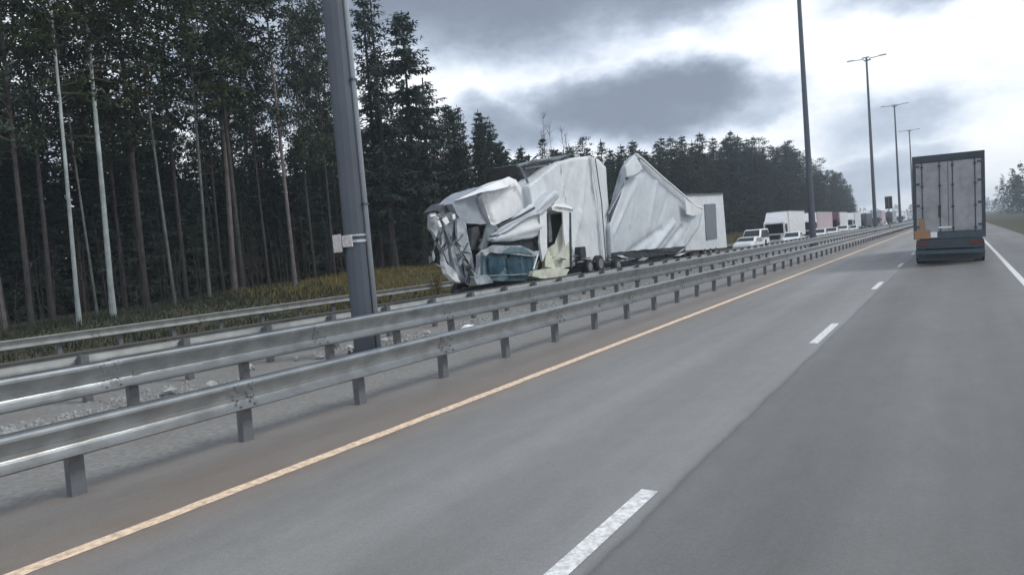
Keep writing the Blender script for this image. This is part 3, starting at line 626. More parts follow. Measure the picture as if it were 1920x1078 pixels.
# ------------------------------------------------------------------ vehicles
def car(label, x, y, L_, Wd, H_, paint, style='sedan', rz=0, grp=None, name='parked_car'):
    """front faces -y"""
    t = thing(name, label, 'car' if style != 'van' else 'van', (x, y, 0), rz, grp)
    h = H_; z0 = .28; hl = L_/2
    if style == 'van': prof = [(-hl, z0), (-hl, .8), (-hl+.25, 1.05), (-hl+.95, h*.62), (-hl+1.7, h-.06), (-hl+2.2, h), (hl-.15, h), (hl, h-.15), (hl, z0)]
    elif style == 'suv': prof = [(-hl, z0), (-hl, .75), (-hl+.15, .95), (-hl+1.1, 1.08), (-hl+1.75, h-.05), (-hl+2.3, h), (hl-.5, h-.04), (hl-.05, 1.1), (hl, .7), (hl, z0)]
    else: prof = [(-hl, z0), (-hl, .62), (-hl+.2, .78), (-hl+1.15, .92), (-hl+1.95, h-.05), (-hl+2.5, h), (hl-1.45, h-.05), (hl-.75, .98), (hl-.05, .92), (hl, .6), (hl, z0)]
    n = len(prof); vs = []; w = Wd/2
    for s in (-1, -.93, .93, 1):
        for (py, pz) in prof:
            tt = max(0, (pz-.95)/(h-.95+1e-6)); inn = .13*tt
            zz = pz-(.06 if abs(s) == 1 and pz > z0 else 0); yy = py*(.985 if abs(s) == 1 else 1)
            vs.append((s*w*(1-inn) if abs(s) == 1 else (s*w)*(1-inn), yy, zz))
    fs = [tuple(range(n))[::-1], tuple(3*n+i for i in range(n))]
    for r in range(3):
        for i in range(n): fs.append((r*n+i, r*n+(i+1) % n, (r+1)*n+(i+1) % n, (r+1)*n+i))
    b = MB(); b.add(vs, fs); b.build('body', paint, t)
    # glass: windscreen and side windows a hair proud of the skin
    def pt(i): return prof[i]
    iw = 3 if style != 'van' else 3
    a, c = prof[iw], prof[iw+1]
    def on(u): return (a[0]+(c[0]-a[0])*u, a[1]+(c[1]-a[1])*u)
    y1_, z1_ = on(.1); y2_, z2_ = on(.93)
    nrm = Vector((0, -(c[1]-a[1]), (c[0]-a[0]))).normalized()*.012
    b = MB(); b.add([(-w*.86, y1_+nrm.y, z1_+nrm.z), (w*.86, y1_+nrm.y, z1_+nrm.z), (w*.76, y2_+nrm.y, z2_+nrm.z), (-w*.76, y2_+nrm.y, z2_+nrm.z),
                     (-w*.86, y1_-nrm.y, z1_-nrm.z), (w*.86, y1_-nrm.y, z1_-nrm.z), (w*.76, y2_-nrm.y, z2_-nrm.z), (-w*.76, y2_-nrm.y, z2_-nrm.z)],
                    [(0, 1, 2, 3), (4, 7, 6, 5), (0, 4, 5, 1), (1, 5, 6, 2), (2, 6, 7, 3), (3, 7, 4, 0)]); b.build('windscreen', M_glass, t)
    zt = h-.13; zb = max(1.0 if style != 'sedan' else .93, h*.56)
    ye = hl-.35 if style != 'sedan' else hl-1.35
    for s in (-1, 1):
        b = MB(); xs = s*w*(1+.004); xt = s*(w*(1-.13*((zt-.95)/(h-.95)))+.006)
        xb = s*(w*(1-.13*max(0, (zb-.95)/(h-.95)))+.006); ys = -hl+1.55 if style != 'van' else -hl+1.35
        b.add([(xb, ys, zb), (xb, ye+.35, zb), (xt, ye, zt), (xt, ys+.75, zt), (xb-s*.03, ys, zb), (xb-s*.03, ye+.35, zb), (xt-s*.03, ye, zt), (xt-s*.03, ys+.75, zt)],
              [(0, 1, 2, 3), (4, 7, 6, 5), (0, 4, 5, 1), (1, 5, 6, 2), (2, 6, 7, 3), (3, 7, 4, 0)]); b.build('side_window', M_glass, t)
        b = MB(); b.box(min(s*w*.62, s*w*.93), max(s*w*.62, s*w*.93), -hl-.015, -hl+.06, .62, .76); b.build('headlight', M_lamp, t)
        b = MB(); xm = s*(w+.11); b.box(xm-.09, xm+.09, -hl+1.5, -hl+1.62, .98, 1.12); b.build('mirror', paint, t)
        for yy in (-hl+.85, hl-.85): wheel(t, s*(w-.1), yy, .33, .2)
    b = MB(); b.box(-w*.5, w*.5, -hl-.012, -hl+.03, .45, .60); b.build('grille', M_black, t)
    b = MB(); b.box(-w*.96, w*.96, -hl-.05, -hl+.1, .28, .42); b.build('bumper', paint, t)
    return t
def lorry(label, x, y, L_, Wd, H_, cabH, paint, boxm, grp=None, cabL=2.1, spoiler=True):
    """front faces -y, y is the front"""
    t = thing('queued_lorry', label, 'lorry', (x, y, 0), 0, grp); w = Wd/2
    b = MB(); b.prism([(0, .5), (0, 1.35), (.12, cabH*.93), (.35, cabH), (cabL, cabH), (cabL, .5)], -w*.96, w*.96); b.build('cab', paint, t, bevel=.05)
    b = MB(); z1, z2 = 1.45, cabH*.88
    def yf(z): return .12*(z-1.35)/(cabH*.93-1.35)
    b.add([(-w*.84, yf(z1)-.02, z1), (w*.84, yf(z1)-.02, z1), (w*.8, yf(z2)-.02, z2), (-w*.8, yf(z2)-.02, z2), (-w*.84, yf(z1)+.05, z1), (w*.84, yf(z1)+.05, z1), (w*.8, yf(z2)+.05, z2), (-w*.8, yf(z2)+.05, z2)],
          [(0, 1, 2, 3), (4, 7, 6, 5), (0, 4, 5, 1), (1, 5, 6, 2), (2, 6, 7, 3), (3, 7, 4, 0)]); b.build('windscreen', M_glass, t)
    for s in (-1, 1):
        b = MB(); xx = s*w*.965; b.box(min(xx, xx+s*.01), max(xx, xx+s*.01), .35, cabL-.75, 1.55, cabH*.86); b.build('side_window', M_glass, t)
        b = MB(); b.box(s*w*.62-.2, s*w*.62+.2, -.035, .05, .72, .92); b.build('headlight', M_lamp, t)
        b = MB(); xm = s*(w+.12); b.box(xm-.1, xm+.1, -.05, .06, 1.7, 2.35); b.build('mirror', M_black, t)
        wheel(t, s*(w-.18), 1.0, .48, .3)
        for yy in ((L_-1.6, L_-2.9) if L_ > 8 else (L_-1.6,)): wheel(t, s*(w-.25), yy, .48, .45)
    b = MB(); b.box(-w*.97, w*.97, -.06, .25, .35, .68); b.build('bumper', paint, t)
    b = MB(); b.box(-w*.55, w*.55, -.03, .05, .75, 1.3); b.build('grille', M_black, t)
    if spoiler:
        b = MB(); b.prism([(.45, cabH+.01), (1.6, H_-.08), (cabL+.1, H_-.08), (cabL+.1, cabH+.01)], -w*.9, w*.9); b.build('roof_fairing', paint, t)
    b = MB(); b.box(-w, w, cabL+.2, L_, 1.0, H_); b.build('cargo_box', boxm, t)
    b = MB(); b.box(-w*1.004, w*1.004, cabL+.18, L_+.02, H_-.09, H_+.02); b.build('roof_rail', M_grey, t)
    b = MB(); b.box(-.5, -.3, cabL, L_, .7, .995).box(.3, .5, cabL, L_, .7, .995); b.build('chassis', M_dark, t)
    return t
lorry('white box lorry queued beyond the torn trailer, tall roof fairing over a dark windscreen', -18.3, 85.6, 12.6, 2.5, 4.05, 2.95, M_white, M_white, cabL=2.3)
car('white van queued just left of the white box lorry, dark windscreen', -18.6, 77.5, 5.2, 1.95, 2.15, M_white, 'van', name='parked_van')
car('white saloon queued in the near lane in front of the white box lorry', -15.95, 84, 4.5, 1.8, 1.5, M_white, 'sedan')
car('white hatchback nose showing right behind the rear of the wrecked trailer', -16.5, 66.0, 4.2, 1.75, 1.5, M_white, 'suv')
lorry('lorry with faded pinkish red curtain sides behind the second lamp mast', -18.0, 104, 16, 2.5, 3.9, 2.9, M_white, M_pink)
lorry('maroon cabbed lorry with white box in the queue between two pale lorries', -18.0, 126, 12, 2.5, 3.9, 2.9, M_maroon, M_white)
lorry('small pale lorry at the right hand end of the pinkish queue under the last trees', -18.0, 146, 12, 2.5, 3.9, 2.8, M_white, M_tarp)
cl = ['white saloon in the near lane directly right of the second lamp mast', 'white saloon second right of the second lamp mast in the near lane',
      'white estate car low in the queue below the maroon lorry', 'white saloon below the pale lorry at the end of the near lane queue']
for i, y in enumerate((103, 114, 126, 138)): car(cl[i], -16.1, y, 4.4, 1.8, 1.5 if i != 2 else 1.6, M_white, 'suv' if i == 2 else 'sedan')
lorry('dark lorry at the foot of the third lamp mast', -18.2, 168, 14, 2.5, 3.7, 2.7, M_black, M_black)
lorry('distant grey pink lorry just right of the third lamp mast', -17.6, 196, 14, 2.5, 4.3, 2.9, M_grey, M_pink)
lorry('distant black fronted lorry between the third and fourth lamp masts', -17.0, 222, 14, 2.6, 4.0, 3.0, M_black, M_grey)
car('distant white car in front of the black fronted lorry far down the road', -16.6, 205, 4.4, 1.8, 1.5, M_white, 'sedan')
lorry('faintest pale lorry next to the fourth lamp mast', -16.2, 262, 14, 2.5, 4.0, 2.9, M_white, M_white)

# the lorry ahead in our lane
TA = thing('lorry_ahead', 'grey backed semitrailer driving ahead at the right edge, orange board low on its left', 'lorry', (-.40, 34.2, -.03))
TA.rotation_euler = (0, R(1.4), 0)    # leans with the crossfall of the lane
w = 1.275; Ht = 4.62
b = MB(); b.box(-w+.02, w-.02, .09, 13.6, 1.40, Ht-.04); b.build('cargo_box', M_grey, TA)
b = MB(); b.box(-w, w, 0, .12, Ht-.30, Ht); b.build('rear_header', M_header, TA, bevel=.012)
for s in (-1, 1):
    b = MB(); xa = s*w; xb = s*(w-.12); b.box(min(xa, xb), max(xa, xb), .002, .12, 1.40, Ht-.302); b.build('corner_post', M_header, TA)
    xa = s*.012; xb = s*(w-.125)
    dr = MB().box(min(xa, xb), max(xa, xb), .02, .085, 1.43, Ht-.31).build('door', M_door, TA, bevel=.008)
    for x_ in (.30, .93) if s < 0 else (.16, .93):
        b = MB(); b.tube([(s*x_, -.012, 1.36), (s*x_, -.012, Ht-.2)], .018, 8)
        for z in (1.5, 2.4, 3.3, 4.1): b.box(s*x_-.05, s*x_+.05, -.02, .018, z, z+.07)
        b.build('locking_rod', M_header, dr)
    for z in (1.6, 2.5, 3.4, 4.15):
        b = MB(); xh = s*(w-.15); b.box(xh-.11, xh+.11, -.006, .019, z, z+.09); b.build('hinge', M_navy, dr)
    for x_ in (.45, .72):   # pressed ribs of the door skin
        b = MB(); b.box(s*x_-.012, s*x_+.012, .012, .0198, 1.5, Ht-.4); b.build('rib', M_door, dr)
b = MB(); b.box(-.36, -.27, -.05, .018, 2.02, 2.52); b.build('door_handle', M_black, TA, bevel=.012)
b = MB(); b.box(-.36, .1, -.03, .018, 1.55, 1.62); b.build('handle_bar', M_white, TA)
b = MB(); b.box(-w, w, -.01, .14, 1.12, 1.395); b.build('rear_sill', M_navy, TA, bevel=.01)
b = MB(); b.box(-w+.03, -w+.62, -.04, -.012, 1.15, 1.50).box(-w+.22, -w+.40, -.045, -.012, 1.502, 2.0); b.build('orange_board', M_orange, TA, label='orange warning board on the left corner')
b = MB(); b.box(-w+.62, -w+.86, -.03, -.012, 1.18, 1.42); b.build('number_plate', M_lamp, TA)
for s in (-1, 1):
    b = MB(); x_ = s*(w-.33); b.box(x_-.22, x_+.22, -.03, .1, .86, 1.02); b.build('tail_lamp', M_red, TA)
    b = MB(); x_ = s*(w-.33); b.box(x_-.3, x_+.3, 1.2, 1.22, .25, .95); b.build('mud_flap', M_flap, TA)
    for y in (1.9, 3.2, 4.5): wheel(TA, s*(w-.2), y, .5, .38)
    b = MB(); xa = s*(w-.02); b.box(min(xa, xa-s*.03), max(xa, xa-s*.03), 5.6, 10.5, .45, 1.0); b.build('side_guard', M_navy, TA)
b = MB(); b.box(-w+.1, w-.1, .02, .12, .72, 1.10); b.build('lamp_panel', M_header, TA)
b = MB(); b.box(-w+.06, w-.06, -.06, .06, .48, .64); b.build('rear_bumper', M_flap, TA, bevel=.015)
b = MB(); b.box(-w+.12, w-.12, .6, .62, .16, .9); b.build('spray_guard', M_header, TA)
b = MB(); b.box(-w+.3, -w+.4, .07, .3, .42, 1.1).box(w-.4, w-.3, .07, .3, .42, 1.1); b.build('bumper_bracket', M_navy, TA)
b = MB(); b.box(-.55, -.4, .2, 13, .9, 1.395).box(.4, .55, .2, 13, .9, 1.395).box(-1.0, 1.0, 1.8, 1.95, .45, .6).box(-1.0, 1.0, 3.1, 3.25, .45, .6).box(-1.0, 1.0, 4.4, 4.55, .45, .6); b.build('chassis', M_dark, TA)
b = MB(); b.box(-w+.05, w-.05, 14.2, 16.4, .6, 3.8); b.build('tractor_cab', M_navy, TA, bevel=.08)
b = MB(); b.box(-.45, .45, 12.5, 17, .6, .95); b.build('tractor_frame', M_dark, TA)
for s in (-1, 1):
    for y in (12.4, 16): wheel(TA, s*(w-.2), y, .5, .35)

# distant sign
q = at(1698, 383, 6.9)
SG = thing('road_sign', 'small dark backed road sign just left of the lorry ahead', 'road sign', (-8.9, 121, 0))
b = MB(); b.tube([(0, 0, 0), (0, 0, 5.4)], .07, 8); b.build('sign_post', M_post, SG)
b = MB(); b.box(-.5, .5, -.05, -.02, 3.6, 5.5); b.build('sign_board', M_black, SG, bevel=.008)

# ------------------------------------------------------------------ trees
def trunk_mb(H, r, lean=.0, seed=0, n=8, seg=10, top=.03):
    rn = random.Random(seed); pts = []; rr = []
    ox = rn.uniform(-1, 1); oy = rn.uniform(-1, 1)
    for i in range(seg+1):
        t = i/seg; pts.append(Vector((math.sin(t*2.3+ox)*lean-math.sin(ox)*lean, math.sin(t*2.9+oy)*lean-math.sin(oy)*lean, t*H-(.3 if i == 0 else 0)))); rr.append(max(top, r*(1-t)**.8*(1.25 if i == 0 else 1)))
    b = MB(); b.tube(pts, rr, n, False); return b, pts
def at_h(pts, H, z):
    t = max(0, min(.999, z/H))*(len(pts)-1); i = int(t); return pts[i].lerp(pts[i+1], t-i)
def spray(vs, fs, c, d, L_, w_, rn):
    """one flat spray of needles: a narrow kite"""
    d = d.normalized(); s = d.cross(Vector((rn.gauss(0, .6), rn.gauss(0, .6), 1))).normalized()*w_; n = len(vs)
    vs += [c, c+d*L_*.45+s, c+d*L_, c+d*L_*.5-s]; fs.append((n, n+1, n+2, n+3))
def spruce_meshes(H, rmax, base, dens, seed, gap=0., m=None, step=1., pw=.8):
    rn = random.Random(seed); tb, pts = trunk_mb(H, H*.0105+.03, .12, seed)
    vs = []; fs = []; bb = MB(); z = base*H; rows = 0
    while z < H-.15:
        t = (z-base*H)/(H-base*H); R_ = rmax*(1-t)**pw*rn.uniform(.72, 1.12)*min(1, .55+t*4) + .12
        if rn.random() > gap*(1-t*.9):
            nb = max(4, int(rn.uniform(5, 8)*dens))
            for k in range(nb):
                a = rn.uniform(0, 6.283); L_ = R_*rn.uniform(.6, 1.15); p = at_h(pts, H, z)
                droop = -.28-.35*(1-t); up = .25*t; o = Vector((math.cos(a), math.sin(a), 0)); q = p.copy(); m_ = max(2, int(L_/.27))
                for j in range(m_):
                    s = (j+1)/m_; q = p + o*(L_*s) + Vector((0, 0, L_*(droop*s*.9+up*s+.22*s*s*s)))
                    lw = .42*(1-.45*s)*(.6+.4*rmax/2.6)
                    for e in range(5):
                        side = o.cross(Vector((0, 0, 1)))*rn.uniform(-1, 1); dr = (o*rn.uniform(.1, .9)+side*1.2+Vector((0, 0, rn.uniform(-.85, .15))))
                        spray(vs, fs, q+Vector((rn.gauss(0, .05), rn.gauss(0, .05), rn.gauss(0, .05))), dr, lw*rn.uniform(.6, 1.4), lw*.16, rn)
                    if rn.random() < .6: spray(vs, fs, q, Vector((rn.gauss(0, .25), rn.gauss(0, .25), -1)), lw*rn.uniform(.6, 1.3), lw*.26, rn)
                bb.tube([p, p.lerp(q, .55)+Vector((0, 0, -.05*L_)), q], [.035*(1-t)+.008, .02*(1-t)+.006, .004], 3, False)
        z += rn.uniform(.20, .42)*(1.0+.3*(1-t))*step
    for k in range(int(24*base)+8):   # dead twigs on the bare stem
        zz = rn.uniform(.08, base+.1)*H; a = rn.uniform(0, 6.28); p = at_h(pts, H, zz); L_ = rn.uniform(.4, 1.2); bb.tube([p, p+Vector((math.cos(a)*L_, math.sin(a)*L_, -.2*L_))], [.012, .004], 3, False)
    tb.add(bb.v, bb.f)
    return tb.me('trunk', M_bark_spruce), mesh('crown', vs, fs, m or M_needle)
def pine_meshes(H, base, rmax, seed, m=None, barkm=None, r=.115, nb=34, clump=9):
    rn = random.Random(seed); tb, pts = trunk_mb(H, r, .16, seed, 9, 14)
    vs = []; fs = []; lb = MB()
    for k in range(nb):
        t = (k+rn.random())/nb; z = H*(base+(1-base)*t); p = at_h(pts, H, z); a = rn.uniform(0, 6.283)
        L_ = rmax*(math.sin(math.pi*min(1, .18+t*.84))**.7)*rn.uniform(.5, 1.15)+.2; o = Vector((math.cos(a), math.sin(a), rn.uniform(-.15, .45)))
        mid = p+o*L_*.5+Vector((0, 0, .1*L_)); q = p+o*L_+Vector((0, 0, .15*L_)); lb.tube([p, mid, q], [(.045*(1-t)+.015)*r/.115, .018*r/.115, .005], 4, False)
        for j in range(max(3, int(L_/.32))):
            s = rn.uniform(.3, 1.05); c = p.lerp(q, s)+Vector((rn.gauss(0, .27), rn.gauss(0, .24), rn.gauss(0, .16)))
            for e in range(clump):
                d = Vector((rn.gauss(0, 1), rn.gauss(0, 1), rn.gauss(.35, .8))); spray(vs, fs, c+Vector((rn.gauss(0, .17), rn.gauss(0, .17), rn.gauss(0, .12))), d, rn.uniform(.18, .36), .05, rn)
    for k in range(14):
        z = rn.uniform(.25, base+.1)*H; a = rn.uniform(0, 6.28); p = at_h(pts, H, z); L_ = rn.uniform(.3, 1.1); lb.tube([p, p+Vector((math.cos(a)*L_, math.sin(a)*L_, rn.uniform(-.2, .3)*L_))], [.016, .004], 3, False)
    return tb.me('trunk', barkm or M_bark_pine, smooth=False), mesh('crown', vs, fs, m or M_needle2), lb.me('branches', M_twig)
def bare_meshes(H, seed):
    rn = random.Random(seed); tb, pts = trunk_mb(H, .09, .2, seed, 6, 8, .008); vs = []; fs = []
    cb = MB()
    for k in range(46):
        t = rn.uniform(.35, .98); p = at_h(pts, H, t*H); a = rn.uniform(0, 6.28); L_ = (1-t)*2.3+.4; q = p+Vector((math.cos(a)*L_*.5, math.sin(a)*L_*.5, L_*.75))
        cb.tube([p, p.lerp(q, .5)+Vector((math.cos(a)*.08*L_, math.sin(a)*.08*L_, 0)), q], [.018, .010, .004], 3, False)
        for j in range(3):
            s = rn.uniform(.3, 1); c = p.lerp(q, s); d = Vector((rn.gauss(0, .5), rn.gauss(0, .5), 1)); cb.tube([c, c+d.normalized()*rn.uniform(.3, .7)], [.006, .003], 3, False)
    return tb.me('trunk', M_bark_grey), cb.me('crown', M_twig)
SP = [spruce_meshes(16, 2.5, .10, 1.0, 21), spruce_meshes(14, 2.2, .06, 1.1, 22), spruce_meshes(18, 2.8, .14, 1.0, 23), spruce_meshes(12, 2.1, .04, 1.1, 24), spruce_meshes(16, 2.3, .2, .9, 25, .15)]
SH = [16, 14, 18, 12, 16]
PN = [pine_meshes(22, .34, 2.6, 31, nb=58, clump=17), pine_meshes(20, .40, 2.3, 32, barkm=M_bark_pale, nb=52, clump=16), pine_meshes(24, .32, 2.8, 33, nb=62, clump=17), pine_meshes(17, .42, 2.2, 34, nb=44, clump=16)]
PH = [22, 20, 24, 17]
BI = [pine_meshes(20, .42, 2.3, 41, M_leafy, M_bark_birch, .085, 60, 13), pine_meshes(17, .40, 2.1, 42, M_leafy, M_bark_grey, .07, 56, 13)]
BH = [20, 17]
BARE = [bare_meshes(15, 51), bare_meshes(14, 52)]
LONE = spruce_meshes(18.6, 4.7, .30, 2.0, 61, .10, None, 2.0, .66)
ntree = [0]
def tree(kind, me2, H0, x, y, H_, label, cat='tree', group=None, wide=1.0, rz=None, tilt=None):
    z = bank_z(x, y)-.05 if x < 0 else -.05
    t = thing(kind, label, cat, (x, y, z), random.uniform(0, 6.28) if rz is None else rz, group); s = H_/H0
    t.scale = (s*wide, s*wide, s)
    t.rotation_euler = (R(random.gauss(0, 1.0)) if tilt is None else tilt[0], R(random.gauss(0, 1.0)) if tilt is None else tilt[1], t.rotation_euler.z)
    obj('trunk', me2[0], t); obj('crown', me2[1], t)
    if len(me2) > 2: obj('branches', me2[2], t)['kind'] = 'stuff'
    ntree[0] += 1; return t
def base_at(px, py, X):
    p = at(px, py, X); return p.x, p.y
# trees of the front edge that the photo tells apart (pixel of the foot, distance, height, kind)
front = [((148, 605), 30.0, 21, 'B0', 'white birch trunk standing at the very left, cut by the guardrail line', 1.0),
         ((212, 592), 30.5, 23, 'B0', 'bright white birch with the most visible trunk, second from the left', 1.25),
         ((184, 602), 32.5, 17, 'B1', 'thin grey green trunk just left of the bright white birch', .9),
         ((275, 575), 33.0, 22, 'P0', 'pale brownish pine trunk right of the bright white birch', 1.35),
         ((328, 566), 31.5, 20, 'B1', 'slim greenish birch third from the left edge group', 1.0),
         ((350, 560), 35.0, 21, 'P3', 'thin dark pine trunk close behind the slim greenish birch', .9),
         ((392, 552), 32.0, 22, 'B1', 'slender pale trunk left of the twin reddish pines', 1.0),
         ((440, 545), 33.5, 23, 'P1', 'reddish pine, left one of the close pair in mid forest', 1.2),
         ((456, 545), 32.6, 22, 'P3', 'reddish pine, right one of the close pair, slightly paler', 1.0),
         ((505, 538), 35.5, 21, 'P0', 'dark pine between the reddish pair and the pale pinkish trunk', .9),
         ((553, 528), 31.4, 22, 'P1', 'pale pinkish pine trunk reaching the yellow grass left of the lamp mast', .95),
         ((592, 524), 34.0, 21, 'P2', 'brownish pine leaning just left of the nearest lamp mast', 1.0),
         ((628, 520), 35.0, 22, 'P0', 'dark pine hidden partly by the nearest lamp mast', .9),
         ((238, 590), 36.0, 22, 'P2', 'dark pine with heavy crown behind the bright white birch', 1.0),
         ((100, 610), 33.0, 22, 'P2', 'dark pine with low heavy crown at the far left', 1.0),
         ((60, 615), 31.5, 21, 'P0', 'outermost pine at the left edge of the forest', 1.0),
         ((10, 620), 32.5, 20, 'P1', 'pine rising in the left corner of the view', 1.0)]
KM = {'B': (BI, BH), 'P': (PN, PH)}
for (q, X_, H_, k_, l_, wd) in front:
    A, Hh = KM[k_[0]]; i = int(k_[1]); x, y = base_at(q[0], q[1], X_)
    tree('birch_tree' if k_ == 'B0' else ('slim_tree' if k_ == 'B1' else 'pine_tree'), A[i], Hh[i], x, y, H_, l_, 'tree', wide=wd, tilt=(0, 0))
# the open spruce right of the nearest mast, and the dark ones that step down beside it
p0 = at(768, 500, 33.5)
tree('old_spruce', LONE, 18.6, -33.5, at(752, 20, 33.5).y, at(752, 20, 33.5).z-1.35, 'tall open spruce with ragged pointed crown right of the nearest lamp mast', wide=1.05, tilt=(0, 0))
stepd = [(690, -60, 33.5, 4, 'dark spruce whose boughs reach past the right side of the nearest mast'), (662, -40, 35, 2, 'dark spruce directly behind the nearest lamp mast'),
         (722, 262, 35.5, 1, 'low dark spruce under the gap left of the tall open spruce'), (812, 215, 35.5, 4, 'spruce with thin top just right of the tall open spruce'),
         (838, 200, 34.2, 0, 'broad spruce stepping down from the tall open one'), (866, 196, 34, 2, 'spruce at the shoulder of the descending tree line'),
         (893, 205, 34.5, 1, 'thin topped spruce above the grey roof wreckage to the left'), (915, 225, 33.5, 3, 'short spruce at the dip where bright sky meets the trees'),
         (780, 300, 33, 3, 'small dense spruce below the tall open one at its right'), (872, 262, 33, 3, 'small dense spruce behind the crushed cab roof')]
for px, py, X_, i, l_ in stepd:
    q = at(px, py, X_); y = q.y; H_ = q.z-bank_z(-X_, y)
    tree('spruce_tree', SP[i], SH[i], -X_, y, H_, l_)
for k_, (px, py) in enumerate(((1020, 212), (1036, 232), (1048, 244), (1068, 252))):
    q = at(px, py, 33.2); tree('bare_tree', BARE[k_ % 2], 15-k_ % 2, -33.2, q.y, q.z-1.3,
         ['tallest bare pole like tree above the torn trailer', 'bare twiggy tree just right of the tallest bare one', 'third bare tree above the trailer front', 'shortest bare tree above the trailer front'][k_], tilt=(0, 0), wide=1.2)
# the wall of dark trees beyond, following the sky line seen in the photo
SKY = [(36, 17.5), (44, 14.5), (48, 13.9), (52, 12.0), (56, 12.2), (63, 13), (68, 13.2), (83, 14.2), (95, 15.8), (104, 16.9), (120, 18.2), (136, 20), (150, 18.8), (176, 21), (204, 19.8), (241, 17.9), (279, 18.7), (292, 15), (300, 9)]
def sky_z(y):
    for (a, h0), (c, h1) in zip(SKY, SKY[1:]):
        if a <= y <= c: return lerp(h0, h1, (y-a)/(c-a))
    return SKY[0][1] if y < SKY[0][0] else SKY[-1][1]
rn = random.Random(77)
ROW = []
y = 45
while y < 298:
    X_ = 33+rn.uniform(-.7, 1.2); zt = sky_z(y)*(.97+.10*rn.random()) if rn.random() < .55 else sky_z(y)*rn.uniform(.78, .95)
    H_ = zt-bank_z(-X_, y); i = rn.randrange(5)
    t_ = None
    if rn.random() < .22 and H_ > 11: t_ = tree('pine_tree', PN[3], 17, -X_, y, H_, 'dark pine among the forest wall behind the wreck and the queue', group='dark pines of the forest wall', wide=1.5)
    else: t_ = tree('spruce_tree', SP[i], SH[i], -X_, y, H_, 'dark spruce in the forest wall behind the wreck and the queue', group='dark spruces of the forest wall', wide=rn.uniform(1.2, 1.6))
    ROW.append((X_, y, t_))
    y += rn.uniform(1.7, 2.6)*(1+max(0, y-120)/160)
def px_of(v):
    d = v-EYE; return 960+FPX*d.dot(_R)/d.dot(_F)
ORD = ['first', 'second', 'third', 'fourth', 'fifth', 'sixth', 'seventh', 'eighth', 'ninth', 'tenth', 'eleventh', 'twelfth', 'thirteenth', 'fourteenth', 'fifteenth', 'sixteenth', 'seventeenth', 'eighteenth', 'nineteenth', 'twentieth']
SEG = [(1000, 'behind the crushed cab'), (1143, 'above the front part of the torn trailer'), (1285, 'behind the peaked middle of the trailer'), (1366, 'behind the rear trailer box'),
       (1440, 'above the white van, left of the box lorry'), (1520, 'above the white box lorry, left of the lamp mast'), (1562, 'just right of the second lamp mast'), (1700, 'at the far right end of the tree line')]
cnt = {}
for (X_, y, t_) in ROW:
    p = px_of(Vector((-X_, y, 8))); k = next(i for i, (a, b_) in enumerate(SEG) if p < a or i == len(SEG)-1); c = cnt.get(k, 0); cnt[k] = c+1
    if c < 20: t_['label'] = '%s front row tree from left, %s' % (ORD[c], SEG[k][1])
y = 47
while y < 200:
    X_ = 37+rn.uniform(-1, 2); H_ = sky_z(y*33/X_)*rn.uniform(.85, 1.05)*X_/33-2; i = rn.randrange(5)
    tree('spruce_tree', SP[i], SH[i], -X_, y, H_, 'dark spruce deeper in the forest wall, mostly hidden by the front row', group='dark spruces deeper in the forest wall', wide=1.6); y += rn.uniform(2.6, 4.0)
# inner forest at the left: dense low spruces and more stems that close the view between trunks
for row, (X0, h0, h1, st) in enumerate(((37.5, 7, 10.5, 1.6), (42, 9.5, 13.5, 1.8), (48, 12, 15.5, 2.2))):
    y = 6
    while y < 46+row*6:
        X_ = X0+rn.uniform(-1.4, 1.4); i = (1, 3)[rn.random() < .5]
        tree('young_spruce', SP[i], SH[i], -X_, y, rn.uniform(h0, h1), 'young dark spruce filling the gloom between the trunks', group='young spruces inside the forest', wide=1.55); y += rn.uniform(.75, 1.25)*st
y = 6
while y < 44:
    X_ = rn.uniform(34.5, 46); i = (0, 2, 3)[rn.randrange(3)]
    if y > .97*X_: y += 1; continue
    tree('pine_tree', PN[i], PH[i], -X_, y, rn.uniform(16, 22), 'dim pine standing deeper in the left part of the forest', group='dim pines deeper in the forest', wide=.85); y += rn.uniform(1.3, 2.6)
# far wood behind everything: one mass
def wood_mass(name, spots, seed):
    rn = random.Random(seed); vs = []; fs = []
    for (x, y, h, r) in spots:
        z0 = -.4
        for k in range(70):
            t = rn.random()**.8; a = rn.uniform(0, 6.28); rr = r*(1-t)**.7*rn.uniform(.3, 1.05); c = Vector((x+math.cos(a)*rr, y+math.sin(a)*rr, z0+h*t))
            for e in range(2):
                d = Vector((rn.gauss(0, 1), rn.gauss(0, 1), rn.gauss(-.3, .5))); spray(vs, fs, c, d, rn.uniform(.6, 1.3), rn.uniform(.18, .32), rn)
    o = obj(name, mesh(name, vs, fs, M_needle)); o['kind'] = 'stuff'; return o
sp = []
for i in range(330): sp.append((-rn.uniform(52, 72), rn.uniform(0, 130), rn.uniform(9, 12.5), 2.4))
for i in range(150):
    y = rn.uniform(52, 200); X_ = rn.uniform(39, 46); sp.append((-X_, y, (sky_z(y*33/X_)*X_/33)*rn.uniform(.72, .9), 2.6))
for i in range(200): sp.append((-rn.uniform(36, 60), rn.uniform(190, 300), rn.uniform(12, 16), 2.4))
wood_mass('far_wood', sp, 5)
sp = [(rn.uniform(16, 34), rn.uniform(60, 420), rn.uniform(12, 18), 2.5) for i in range(170)]
sp += [(-rn.uniform(20, 90), rn.uniform(560, 900), rn.uniform(8, 13), 5) for i in range(60)] + [(rn.uniform(10, 60), rn.uniform(500, 900), rn.uniform(9, 14), 5) for i in range(60)]
wood_mass('distant_wood', sp, 6)
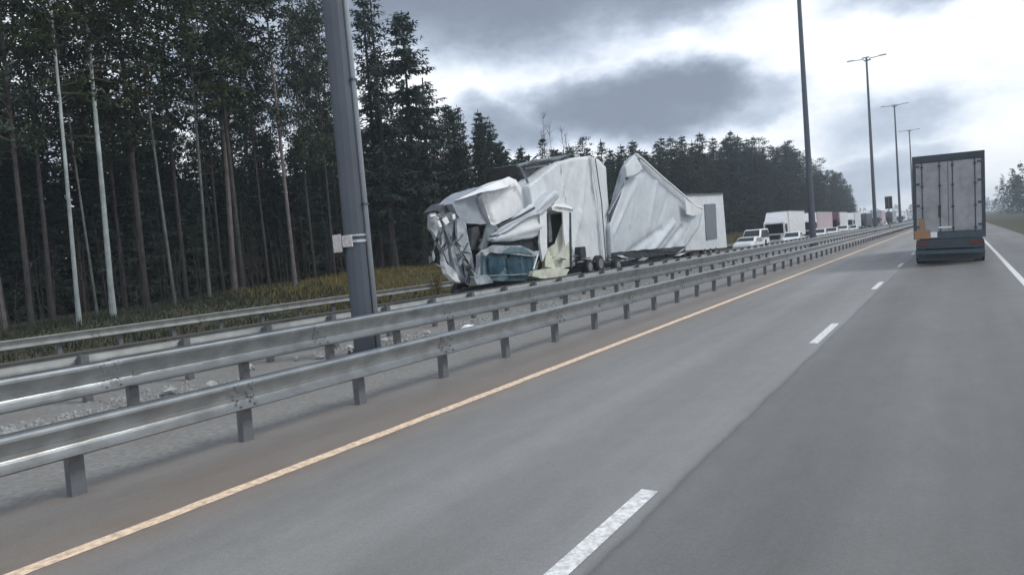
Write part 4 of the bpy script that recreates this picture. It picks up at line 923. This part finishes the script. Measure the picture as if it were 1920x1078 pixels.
# thin stems and brush at the forest foot
b = MB()
for i in range(520):
    X_ = rn.uniform(31.2, 37); y = rn.uniform(8, 70); h = rn.uniform(1.2, 4.8); z = bank_z(-X_, y); a = rn.gauss(0, .25); c = rn.gauss(0, .25)
    b.tube([(-X_, y, z-.1), (-X_+a*.4, y+c*.4, z+h*.5), (-X_+a, y+c, z+h)], [.025, .016, .006], 3, False)
    for j in range(4):
        t = rn.uniform(.3, .95); an = rn.uniform(0, 6.28); p = Vector((-X_+a*t, y+c*t, z+h*t)); b.tube([p, p+Vector((math.cos(an)*.35, math.sin(an)*.35, .3))], [.009, .004], 3, False)
tag(b.build('brushwood', M_twig), kind='stuff')
# dry grass on the bank, dark low undergrowth where the trees stand close to the road
def blades(name, m, n_, y0, y1, x0, x1, h0, h1, pw):
    vs = []; fs = []
    for i in range(n_):
        y = y0+rn.random()**pw*(y1-y0); X_ = rn.uniform(x0, x1); x = -X_; z = bank_z(x, y); c = noise.noise(Vector((x*.5, y*.25, 9)))
        if y0 > 15 and y < 26 and rn.random() > (y-y0)/(26-y0): continue
        h = rn.uniform(h0, h1)*(1.1+.8*c)*(1 if y < 60 else 1.3); a = rn.uniform(0, 6.28); w_ = rn.uniform(.012, .03)*(1+y/50); n = len(vs)
        vs += [(x-math.cos(a)*w_, y-math.sin(a)*w_, z-.02), (x+math.cos(a)*w_, y+math.sin(a)*w_, z-.02), (x+rn.gauss(0, .1), y+rn.gauss(0, .1), z+h)]; fs.append((n, n+1, n+2))
    tag(obj(name, mesh(name, vs, fs, m)), kind='stuff')
blades('bank_grass', M_grass, 27000, 21, 138, 25.4, 32.5, .14, .38, 1.3)
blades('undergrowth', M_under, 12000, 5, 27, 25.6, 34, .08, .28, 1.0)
print('trees', ntree[0])

# ------------------------------------------------------------------ air
hm = bpy.data.materials.new('haze'); hm.use_nodes = True; t = hm.node_tree; t.nodes.clear()
vp = N(t, 'ShaderNodeVolumePrincipled'); vp.inputs['Color'].default_value = (.80, .90, 1.0, 1); vp.inputs['Density'].default_value = .0008; vp.inputs['Anisotropy'].default_value = .2
ho = N(t, 'ShaderNodeOutputMaterial'); t.links.new(vp.outputs[0], ho.inputs['Volume'])
MB().box(-1210, 1210, -210, 1310, -1.35, 33).build('haze', hm)['kind'] = 'stuff'
S.cycles.volume_bounces = 0
